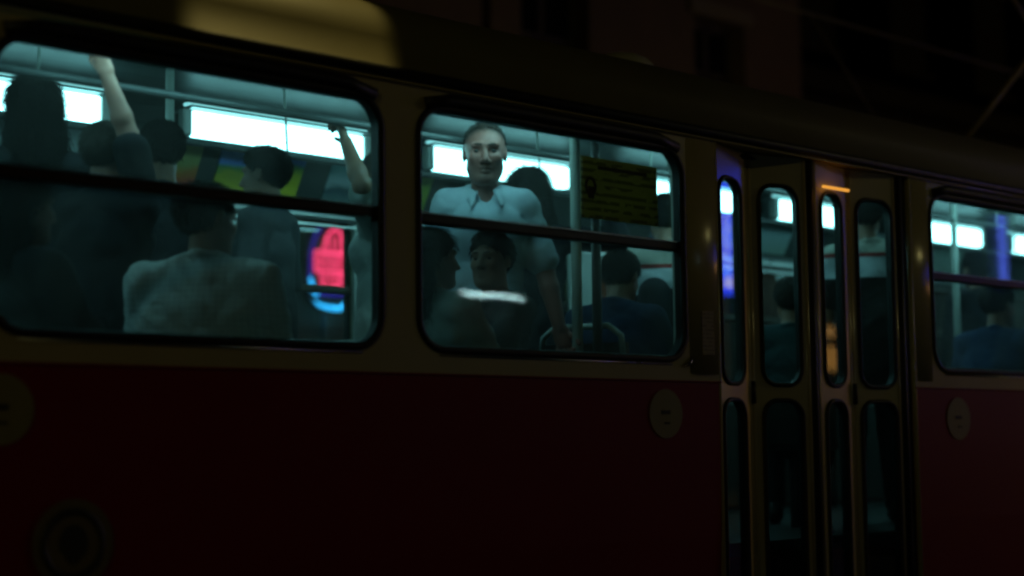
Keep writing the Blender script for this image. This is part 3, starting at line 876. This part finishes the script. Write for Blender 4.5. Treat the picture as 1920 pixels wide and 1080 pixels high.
    for a_ in ank:
        f_ = Field(.012)
        f_.add(cone(a_ + np.array([0, .045, -.040]) * s, a_ + np.array([0, -.16, -.046]) * s, .044 * s, .036 * s), .02)
        f_.add(cone(a_ + np.array([0, .03, .0]) * s, a_ + np.array([0, .02, -.04]) * s, .045 * s, .044 * s), .02)

        f_.mesh('shoe', SH, root)
    if extras: extras(root, T, Hd, s)
    return root

def cloth(name, col, var=.10): return mat(name, col, .9, var=var, vscale=30, bump=.25, bscale=350, spec=.15)
SKIN = mat('skin_fair', (.52, .26, .20), .5, var=.10, vscale=40, sss=.08)
def stubble(m, zc, sc):
    n, l = m.node_tree.nodes, m.node_tree.links
    b = n['Principled BSDF']; src = b.inputs['Base Color'].links[0].from_socket
    tc = n.new('ShaderNodeTexCoord'); sp = n.new('ShaderNodeSeparateXYZ'); l.new(tc.outputs['Object'], sp.inputs[0])
    a = n.new('ShaderNodeMapRange'); a.interpolation_type = 'SMOOTHSTEP'; a.inputs['From Min'].default_value = zc - .020 * sc; a.inputs['From Max'].default_value = zc - .085 * sc; l.new(sp.outputs[2], a.inputs['Value'])
    c = n.new('ShaderNodeMapRange'); c.inputs['From Min'].default_value = zc - .16 * sc; c.inputs['From Max'].default_value = zc - .12 * sc; l.new(sp.outputs[2], c.inputs['Value'])
    k = n.new('ShaderNodeMath'); k.operation = 'MULTIPLY'; l.new(a.outputs[0], k.inputs[0]); l.new(c.outputs[0], k.inputs[1])
    k2 = n.new('ShaderNodeMath'); k2.operation = 'MULTIPLY'; k2.inputs[1].default_value = .45; l.new(k.outputs[0], k2.inputs[0])
    mx = n.new('ShaderNodeMixRGB'); mx.inputs[2].default_value = (.15, .085, .065, 1); l.new(k2.outputs[0], mx.inputs[0]); l.new(src, mx.inputs[1]); l.new(mx.outputs[0], b.inputs['Base Color'])
    # cropped hair: the scalp darkens above the hairline
    vd = n.new('ShaderNodeVectorMath'); vd.operation = 'SUBTRACT'; l.new(tc.outputs['Object'], vd.inputs[0]); vd.inputs[1].default_value = (0, -.1175, 1.824)
    vp = n.new('ShaderNodeVectorMath'); vp.operation = 'DOT_PRODUCT'; l.new(vd.outputs[0], vp.inputs[0]); vp.inputs[1].default_value = (0, .539, .838)
    nz = n.new('ShaderNodeTexNoise'); nz.inputs['Scale'].default_value = 90.0; l.new(tc.outputs['Object'], nz.inputs['Vector'])
    ad = n.new('ShaderNodeMath'); ad.operation = 'MULTIPLY_ADD'; ad.inputs[1].default_value = .016; l.new(nz.outputs['Fac'], ad.inputs[0]); l.new(vp.outputs['Value'], ad.inputs[2])
    hm = n.new('ShaderNodeMapRange'); hm.interpolation_type = 'SMOOTHSTEP'; hm.inputs['From Min'].default_value = -.010; hm.inputs['From Max'].default_value = .038; hm.inputs['To Max'].default_value = .9; l.new(ad.outputs[0], hm.inputs['Value'])
    m3 = n.new('ShaderNodeMixRGB'); m3.inputs[2].default_value = (.040, .029, .023, 1); l.new(hm.outputs[0], m3.inputs[0]); l.new(mx.outputs[0], m3.inputs[1]); l.new(m3.outputs[0], b.inputs['Base Color'])
    return m
SKINM = stubble(mat('skin_unshaven', (.36, .14, .11), .5, var=.12, vscale=40, sss=.06), 1.632 * 1.85 / 1.75, 1.13)
SKIN2 = mat('skin_tan', (.30, .155, .10), .5, var=.10, vscale=40, sss=.08)
HB = mat('hair_black', (.007, .006, .0055), .8, spec=.06, var=.3, vscale=60, stretch=(1, 1, .2), bump=.4, bscale=200)
HBR = mat('hair_brown', (.045, .033, .026), .6, spec=.25, var=.3, vscale=60, stretch=(1, 1, .2), bump=.4, bscale=200)
def check_cloth(name, c0, c1, sc):
    m = cloth(name, c0); n, l = m.node_tree.nodes, m.node_tree.links
    b = n['Principled BSDF']; src = b.inputs['Base Color'].links[0].from_socket
    tc = n.new('ShaderNodeTexCoord'); sp = n.new('ShaderNodeSeparateXYZ'); l.new(tc.outputs['Object'], sp.inputs[0])
    outs = []
    for ax in (0, 2):
        k = n.new('ShaderNodeMath'); k.operation = 'MULTIPLY'; k.inputs[1].default_value = sc; l.new(sp.outputs[ax], k.inputs[0])
        q = n.new('ShaderNodeMath'); q.operation = 'SINE'; l.new(k.outputs[0], q.inputs[0])
        g = n.new('ShaderNodeMath'); g.operation = 'GREATER_THAN'; g.inputs[1].default_value = .35; l.new(q.outputs[0], g.inputs[0]); outs.append(g)
    a = n.new('ShaderNodeMath'); a.operation = 'ADD'; l.new(outs[0].outputs[0], a.inputs[0]); l.new(outs[1].outputs[0], a.inputs[1])
    h = n.new('ShaderNodeMath'); h.operation = 'MULTIPLY'; h.inputs[1].default_value = .16; l.new(a.outputs[0], h.inputs[0])
    mx = n.new('ShaderNodeMixRGB'); mx.inputs[2].default_value = c1 + (1,); l.new(h.outputs[0], mx.inputs[0]); l.new(src, mx.inputs[1]); l.new(mx.outputs[0], b.inputs['Base Color'])
    return m
CHECK = check_cloth('checked_shirt', (.64, .68, .67), (.32, .38, .39), 300.0)
MIDW = cloth('white_poplin', (.52, .62, .70))
WHITE = cloth('white_cotton', (.62, .66, .64)); PALE = cloth('pale_cotton', (.42, .48, .46)); DARK = cloth('dark_wool', (.018, .020, .024)); NAVY = cloth('navy_cotton', (.02, .035, .07))
BLUE = cloth('blue_denim', (.035, .075, .16)); TEALC = cloth('teal_cotton', (.03, .06, .065)); GREYC = cloth('grey_cotton', (.08, .09, .10)); TROU = cloth('dark_trousers', (.02, .02, .022)); BRN = cloth('brown_jacket', (.05, .035, .025))
def banded(name, z0, zr, zt):
    m = bpy.data.materials.new(name); m.use_nodes = True
    n, l = m.node_tree.nodes, m.node_tree.links
    b = n['Principled BSDF']; b.inputs['Roughness'].default_value = .9
    tc = n.new('ShaderNodeTexCoord'); sp = n.new('ShaderNodeSeparateXYZ'); l.new(tc.outputs['Object'], sp.inputs[0])
    mr = n.new('ShaderNodeMapRange'); mr.inputs['From Min'].default_value = z0 - .1; mr.inputs['From Max'].default_value = zt + .2; l.new(sp.outputs[2], mr.inputs['Value'])
    rp = n.new('ShaderNodeValToRGB'); l.new(mr.outputs[0], rp.inputs[0]); rp.color_ramp.interpolation = 'CONSTANT'; el = rp.color_ramp.elements
    q = lambda z: (z - z0 + .1) / (zt + .3 - z0)
    el[0].position = 0; el[0].color = (.015, .014, .014, 1)
    el[1].position = q(z0); el[1].color = (.55, .60, .64, 1)
    for z, c in ((zr - .012, (.30, .03, .025, 1)), (zr + .012, (.45, .44, .38, 1))):
        e = el.new(q(z)); e.color = c
    l.new(rp.outputs[0], b.inputs['Base Color'])
    return m

def seated(x, y, hd, *a, **k):
    seat(x, y, hd, abs(x - 5.42) < .01)
    return person((x, y), hd, *a, **k)

CAMDIR = math.atan2(-4.5 - .6, -4.65)
# the man who looks out at the street
person((4.78, .74), CAMDIR + .06, 1.85, 'stand', 'standing man with cropped hair and white open-collar shirt looking out at the street', SKINM, HBR, MIDW, TROU, 'buzz', face=True, res=.0055, sleeve='short', headscale=1.11, wide=.92, pitch=.10, yaw=-.04,
       hands={'L': (5.02, .48, 1.74)}, poles={'L': (.5, .5, -.6)})
person((5.50, 1.22), R(60), 1.80, 'stand', 'dark-haired passenger in dark clothes standing just behind the man with cropped hair', SKIN2, HB, DARK, TROU, 'long', lean=.03, yaw=.5, sleeve='long', hands={'R': (5.78, .87, 2.66)})
person((2.85, 1.18), R(75), 1.86, 'stand', 'dark silhouetted passenger standing at the far left of the picture', SKIN2, HB, DARK, TROU, 'long', sleeve='long', hands={'L': (2.62, 1.60, 2.68)})
person((2.97, .84), R(30), 1.64, 'stand', 'passenger in dark top with one bare arm raised, left of the posters', SKIN, HBR, DARK, TROU, 'short', sleeve='short', hands={'R': (2.86, .70, 2.80)}, poles={'R': (-.2, -1., .35)}, res=.008)
person((3.53, 1.38), R(80), 1.80, 'stand', 'thin dark passenger standing left of the orange poster', SKIN2, HB, DARK, TROU, 'short', sleeve='long')
person((4.02, 1.32), R(118), 1.74, 'stand', 'passenger with bushy dark hair standing against the yellow and blue poster', SKIN2, HB, GREYC, TROU, 'short', sleeve='short', wide=.7)
person((4.42, .98), R(120), 1.72, 'stand', 'passenger holding the rail with a bare arm beside the window pillar', SKIN2, HBR, PALE, TROU, 'short', sleeve='short', hands={'L': (4.07, .86, 2.69)}, poles={'L': (.5, .4, -.6)}, res=.008)
seated(3.07, .35, R(42), 1.75, 'sit', 'seated man in white shirt with dark hair, seen from behind at first window', SKIN2, HB, CHECK, TROU, 'short', near=True, lean=.10, yaw=-.55, wide=1.24, res=.008, headscale=1.08)
seated(2.42, .40, R(8), 1.72, 'sit', 'seated passenger with black hair in dark clothes at the lower left corner', SKIN2, HB, DARK, TROU, 'long', sleeve='long')
seated(4.12, .33, R(12), 1.64, 'sit', 'seated woman with long dark hair and pale top next to the window pillar', SKIN2, HB, PALE, TROU, 'long', yaw=-.5, sleeve='short')
seated(4.53, .42, R(172), 1.68, 'sit', 'seated dark-haired woman facing the street below the man with cropped hair', SKIN2, HB, GREYC, TROU, 'short', yaw=.5, face=True, sleeve='short', res=.007)
seated(5.42, .62, R(20), 1.74, 'sit', 'hunched passenger in dark blue jacket below the yellow notice', SKIN2, HB, NAVY, TROU, 'short', lean=.25, sleeve='long', wide=1.1)
def pack(root, T, Hd, s):
    f = Field(.012)
    f.add(cone(T((-.09, .17, 1.02)), T((-.09, .17, 1.22)), .09 * s, .085 * s), .03); f.add(cone(T((.09, .17, 1.02)), T((.09, .17, 1.22)), .09 * s, .085 * s), .03)
    f.mesh('backpack', DARK, root)
person((6.30, 1.02), R(50), 1.72, 'stand', 'standing passenger in white top with red stripe and dark backpack', SKIN2, HB, banded('striped_top', 1.20, 1.345, 1.5), TROU, 'short', extras=pack)
person((7.52, .62), R(40), 1.80, 'stand', 'dark-haired passenger in white and red top seen through the last door pane', SKIN2, HB, banded('yoke_top', 1.33, 1.455, 1.6), TROU, 'short')
seated(8.36, .36, R(10), 1.70, 'sit', 'seated man in blue shirt seen from behind at the last window', SKIN2, HB, BLUE, TROU, 'short', lean=.16, yaw=-.3, wide=1.1, res=.008)
person((10.15, 1.50), R(60), 1.74, 'stand', 'dark round head of a passenger standing far inside the last window', SKIN2, HB, DARK, TROU, 'short', sleeve='long')
seated(6.95, .72, R(40), 1.66, 'sit', 'seated passenger in dark teal jacket behind the second door pane', SKIN2, HBR, TEALC, TROU, 'short', sleeve='long', face=True)
for x, y in ((5.25, 2.1), (6.3, 2.1), (7.6, 2.1), (9.2, .34), (9.2, 2.1), (1.7, .34)): seat(x, y, 0)

# ------------------------------------------------------------------ far side of the street
STUC = mat('brown_stucco', (.20, .13, .08), .9, var=.3, vscale=2.0, bump=.3, bscale=25)
STON = mat('stone_trim', (.28, .22, .14), .85, var=.2, vscale=6)
DKGL = mat('dark_window_glass', (.01, .011, .013), .08, spec=.6)
FRM = mat('window_frame_paint', (.10, .075, .05), .6)
def building(u0, u1, y, h, label, wins, STUC=STUC, STON=STON):
    b = empty('townhouse', ((u0 + u1) / 2, y, 0), label, 'building')
    # facade strips around the openings so that the windows are real recesses
    xs = sorted(wins)
    rows = [(3.9 + 3.2 * k, 6.0 + 3.2 * k) for k in range(3)]
    rows = [(5.0, 7.15), (8.4, 10.5)]
    z = 0.0
    for z0, z1 in rows + [(h, h)]:
        box('wall', u0, u1, y, y + .5, z, z0, STUC, b); 
        if z1 > z0:
            p = u0
            for a, c in xs + [(u1, u1)]:
                if a > p: box('wall', p, a, y, y + .5, z0, z1, STUC, b)
                p = c
            for a, c in xs:
                w = box('window', a, c, y + .30, y + .34, z0, z1, DKGL, b)
                for q0, q1, r0, r1 in ((a, a + .07, z0, z1), (c - .07, c, z0, z1), ((a + c) / 2 - .04, (a + c) / 2 + .04, z0, z1), (a, c, z0, z0 + .07), (a, c, z1 - .08, z1), (a, c, z0 + 1.4, z0 + 1.47)):
                    box('frame', q0, q1, y + .26, y + .298, r0, r1, FRM, w)
                box('sill', a - .12, c + .12, y - .12, y + .2, z0 - .10, z0 - .002, STON, w, .015)
                box('lintel', a - .12, c + .12, y - .08, y - .002, z1 + .002, z1 + .22, STON, w, .015)
        z = z1
    box('wall', u0, u1, y + .6, y + 8, 0, h - .2, STUC, b)
    box('cornice', u0 - .15, u1 + .05, y - .35, y - .003, h - .5, h - .1, STON, b, .03)
    box('string_course', u0, u1, y - .10, y - .003, 4.35, 4.55, STON, b, .02)
    return b
building(12.9, 19.05, 9.5, 12.5, 'brown stuccoed townhouse with dark windows above the tram roof', [(13.4, 14.6), (16.66, 17.75)])
building(-14.0, 12.75, 9.5, 11.0, 'dim brown townhouse to the left behind the tram roof', [(-12 + 2.6 * k, -10.8 + 2.6 * k) for k in range(9)])
building(21.0, 52.0, 12.5, 8.0, 'black unlit house at the far right beyond the wires', [(23 + 3.0 * k, 24.2 + 3.0 * k) for k in range(9)], mat('unlit_render', (.02, .018, .016), .9, var=.3, vscale=2), mat('unlit_stone', (.03, .027, .024), .9))  # near-black materials put the unlit look into the colour

# pink and blue neon sign on the far pavement
NP = emit('pink_neon', (1.0, .05, .16), 4.2)
NPD = emit('pink_neon_field', (1.0, .025, .08), .5)
NB = emit('cyan_neon', (.03, .45, 1.0), 4.0)
NBD = emit('blue_neon', (.05, .015, .6), .9)
BOARD = mat('sign_board', (.015, .012, .03), .5)
ns = empty('neon_sign', (10.500, 9.3, 0), 'pink neon sign with blue tubes on a dark rounded board', 'neon sign')
YN = 9.30
pts = rrect(10.120, 10.820, 2.80, 3.72, .30, 8)
v = [(x, YN + .10, z) for x, z in pts] + [(x, YN + .16, z) for x, z in pts]; n = len(pts)
mesh_obj('board', v, [tuple(range(n)), tuple(range(2 * n - 1, n - 1, -1))] + [(i, n + i, n + (i + 1) % n, (i + 1) % n) for i in range(n)], BOARD, ns)
# lit pink lettering field: rounded cap, wide middle, narrow foot
def slabn(name, pts, y0, y1, m, par):
    n = len(pts); v = [(x, y0, z) for x, z in pts] + [(x, y1, z) for x, z in pts]
    return mesh_obj(name, v, [tuple(range(n)), tuple(range(2 * n - 1, n - 1, -1))] + [(i, n + i, n + (i + 1) % n, (i + 1) % n) for i in range(n)], m, par)
cap = [(10.340, 3.40), (10.390, 3.50), (10.430, 3.58), (10.500, 3.64), (10.600, 3.66), (10.680, 3.64), (10.720, 3.58), (10.730, 3.40)]
mid = [(10.220, 3.22), (10.220, 3.40), (10.760, 3.40), (10.760, 3.22)]
mid = [(10.215, 3.20), (10.215, 3.41), (10.780, 3.41), (10.780, 3.20)]
foot = [(10.335, 3.06), (10.315, 3.20), (10.700, 3.20), (10.695, 3.08), (10.650, 3.05), (10.380, 3.03)]
for nm, pp in (('letter_panel', cap), ('letter_panel', mid), ('letter_panel', foot)):
    k = slabn(nm, pp, YN + .06, YN + .095, NPD, ns)
    tube('neon_tube', [(x, YN + .05, z) for x, z in pp], .013, NP, k, 8, True)
for x in (10.270, 10.330, 10.400, 10.470, 10.530, 10.600, 10.660):
    tube('neon_tube', [(x, YN + .045, 3.23), (x + .015, YN + .045, 3.38)], .008, NP, ns, 6)
for x in (10.430, 10.520, 10.610): tube('neon_tube', [(x, YN + .045, 3.43), (x, YN + .045, 3.58)], .007, NP, ns, 6)
for x in (10.400, 10.480, 10.560, 10.630): tube('neon_tube', [(x, YN + .045, 3.08), (x, YN + .045, 3.18)], .007, NP, ns, 6)
tube('neon_tube', [(10.130, YN + .06, 3.10), (10.145, YN + .06, 3.40), (10.230, YN + .06, 3.58), (10.320, YN + .06, 3.66)], .018, NBD, ns, 8)
tube('neon_tube', [(10.300, YN + .06, 2.97), (10.740, YN + .06, 2.98)], .03, NBD, ns, 8)
tube('neon_tube', [(10.120, YN + .05, 3.13), (10.150, YN + .05, 3.05), (10.210, YN + .05, 2.97), (10.250, YN + .05, 2.94)], [.012, .026, .026, .016], NB, ns, 8)
tube('neon_tube', [(10.200, YN + .05, 2.875), (10.300, YN + .05, 2.835), (10.480, YN + .05, 2.815), (10.650, YN + .05, 2.81), (10.730, YN + .05, 2.845), (10.780, YN + .05, 2.885)], [.010, .020, .022, .023, .021, .010], NB, ns, 8)
tube('sign_post', [(10.500, YN + .2, .13), (10.500, YN + .2, 3.5)], .05, STEEL, ns, 10)
PUR = mat('violet_hoarding', (.05, .03, .30), .5, var=.5, vscale=3)
ns.scale = (.72, 1, 1); ns.location.x = 10.395
hb = box('hoarding', 9.700, 11.000, YN + .24, YN + .28, 2.0, 2.74, PUR); hb['label'] = 'violet hoarding board lit blue below the pink neon sign'; hb['category'] = 'hoarding'

# overhead wires
WIRE = mat('copper_wire', (.22, .16, .08), .5)
def wire(pts, label, r=.009):
    o = tube('overhead_wire', pts, r, WIRE, None, 6); o['label'] = label; o['category'] = 'wire'; o['group'] = 'overhead tram wires'
wire([(-40, 4.0, 5.16), (80, 4.0, 5.16)], 'long contact wire running beside the tram at upper right', .012)
wire([(-40, 1.25, 5.31), (80, 1.25, 5.31)], 'contact wire above the tram and its pantograph', .010)
wire([(11.7, 4.0, 5.17), (12.75, 4.0, 4.30)], 'short slanting wire hanging below the long contact wire', .008)
wire([(16.0, 9.4, 9.5), (15.5, 4.0, 5.9), (14.8, -7, 8.5)], 'thin span wire across the street at the top right corner', .007)

# ------------------------------------------------------------------ near side of the street: what lights the tram and mirrors in its glass
nb = empty('townhouse', (20, -7.2, 0), 'dark townhouse behind the camera along the near pavement', 'building')
box('wall', -30, 70, -12, -7.2, 0, 12, mat('dark_stucco', (.05, .042, .035), .9, var=.3, vscale=2), nb)  # dark stucco, so the wall mirrors dimly in the door panes
for k in range(14):
    w = box('window', -26 + 5 * k, -24.6 + 5 * k, -7.2, -7.16, 4.6, 6.6, DKGL, nb)
    box('sill', -26.1 + 5 * k, -24.5 + 5 * k, -7.2, -7.05, 4.5, 4.598, STON, w)

def street_lamp(x, y, h, power, label, lens=25.0, col=(1.0, .95, .36)):
    L = empty('street_lamp', (x, y, 0), label, 'street lamp', 'sodium street lamps')
    tube('post', [(x, y, .0), (x, y, h - .2)], [.07, .05], STEEL, L, 12)
    tube('arm', [(x, y, h - .25), (x, y + .3, h + .02), (x, y + .9, h + .08)], .03, STEEL, L, 8)
    box('lamp_head', x - .14, x + .14, y + .75, y + 1.25, h + .04, h + .14, STEEL, L, .02)
    box('lamp_lens', x - .10, x + .10, y + .80, y + 1.2, h + .005, h + .036, emit('sodium_lens_%d' % lens, (1.0, .55, .15), lens), L, .01)
    ld = bpy.data.lights.new('sodium_light', 'POINT'); ld.energy = power; ld.color = col; ld.shadow_soft_size = .12
    lo = bpy.data.objects.new('sodium_light', ld); COL.objects.link(lo); lo.location = (x, y + 1.0, h - .15); lo.parent = L; lo.matrix_parent_inverse = Matrix.Translation(-L.location)
    return L
street_lamp(-6.0, -6.6, 6.5, 52, 'sodium street lamp on the near pavement to the left')
street_lamp(16.0, -6.6, 6.5, 52, 'sodium street lamp on the near pavement to the right')
street_lamp(62.0, -6.0, 5.6, 200, 'distant sodium street lamp mirrored in the folding door', 400.0)

# the lamp hung over the street whose cone falls on the roof shoulder
hl = empty('hanging_lamp', (3.23, .30, 7.2), 'shaded lamp hung over the track, lighting the tram roof', 'lamp')
tube('shade', [(3.23, .30, 7.62), (3.23, .30, 7.5), (3.23, .30, 7.2)], [.03, .10, .16], STEEL, hl, 16)
wire([(3.23, -7.2, 8.2), (3.23, .30, 7.63), (3.23, 9.5, 8.2)], 'span wire that carries the hanging lamp', .008)
sd = bpy.data.lights.new('hanging_light', 'SPOT'); sd.energy = 215; sd.color = (1.0, .80, .26); sd.spot_size = R(14.4); sd.spot_blend = .28; sd.shadow_soft_size = .03
so = bpy.data.objects.new('hanging_light', sd); COL.objects.link(so); so.location = (3.23, .30, 7.18); so.parent = hl; so.matrix_parent_inverse = Matrix.Translation(-hl.location)

# far side street lamp, washing the brown townhouse
fl = street_lamp(14.6, 6.3, 4.6, 5, 'sodium street lamp on the far pavement hidden behind the tram')

# blue blade sign along the street, mirrored in the first door pane
bs = empty('blade_sign', (25, -3.95, 0), 'tall blue illuminated blade sign on a post along the near kerb', 'sign')
box('sign_case', 25.02, 25.22, -4.40, -3.50, 3.76, 5.9, STEEL, bs, .02)
box('sign_face', 24.99, 25.018, -4.38, -3.52, 3.78, 5.88, emit('blue_sign_face', (.02, .05, 1.0), 6.0), bs)
LET = emit('sign_lettering', (.70, .65, 1.0), 4.5)
for k in range(8):
    z = 5.30 - .145 * k
    q = box('sign_stroke', 24.975, 24.988, -4.18, -4.03, z - .050, z - .025, LET, bs, .005)
    box('sign_stroke', 24.975, 24.988, -4.17 + .08 * (k % 2), -4.11 + .08 * (k % 2), z - .025, z + .035, LET, bs, .005)
slabx = mesh_obj('sign_arrow', [(24.975, -4.24, 3.98), (24.975, -4.00, 4.09), (24.975, -4.00, 3.87), (24.985, -4.24, 3.98), (24.985, -4.00, 4.09), (24.985, -4.00, 3.87)], [(0, 1, 2), (3, 5, 4), (0, 3, 4, 1), (1, 4, 5, 2), (2, 5, 3, 0)], LET, bs)
tube('sign_post', [(25.12, -4.5, 0), (25.12, -4.5, 6.2)], .06, STEEL, bs, 10)
tb = empty('tube_lamp', (10.75, -7.1, 0), 'single white tube lamp on the near facade, mirrored in the second window', 'lamp')
tube('tube', [(10.33, -7.08, 2.822), (10.46, -7.08, 2.80), (10.84, -7.08, 2.808), (11.05, -7.08, 2.80), (11.18, -7.08, 2.785)], [.009, .016, .016, .015, .008], emit('white_tube', (.62, .98, 1.0), 22.0), tb, 8)
box('batten', 10.3, 11.2, -7.19, -7.12, 2.77, 2.84, STEEL, tb)
wl_ = empty('shop_lantern', (25.6, -7.1, 0), 'warm amber shop lanterns on the near facade, mirrored in the folding door', 'lamp')
WARM = emit('amber_glass', (1.0, .46, .10), 1.4)
for z0, z1, dx in ((2.55, 2.95, .22), (3.12, 3.30, .13)):
    box('lantern_glass', 25.7 - dx, 25.7 + dx, -7.12, -6.98, z0, z1, WARM, wl_, .03)
    box('lantern_cap', 25.7 - dx - .05, 25.7 + dx + .05, -7.17, -6.93, z1 + .002, z1 + .05, STEEL, wl_, .01)
box('back_plate', 25.4, 26.0, -7.197, -7.175, 2.4, 3.5, STEEL, wl_)
el_ = empty('entrance_lamp', (32.5, -7.1, 0), 'tall amber entrance lamp on the near facade, glinting on the door edges', 'lamp')
box('lamp_glass', 32.42, 32.58, -7.08, -6.92, 2.60, 3.90, emit('entrance_glass', (1.0, .50, .10), 50.0), el_, .05)
box('lamp_cap', 32.2, 32.8, -7.15, -6.80, 3.952, 4.02, STEEL, el_, .02)
box('back_plate', 32.2, 32.8, -7.197, -7.11, 2.45, 3.95, STEEL, el_)
bt = empty('neon_bar', (20.45, -7.1, 0), 'upright blue neon bar on the near facade', 'neon sign')
tube('neon_tube', [(20.45, -7.05, 3.50), (20.45, -7.05, 4.75)], .055, emit('blue_bar', (.10, .16, 1.0), 5.0), bt, 10)
box('back_plate', 20.29, 20.61, -7.195, -7.16, 3.4, 4.85, STEEL, bt)

S.world.cycles.sampling_method = 'AUTOMATIC'
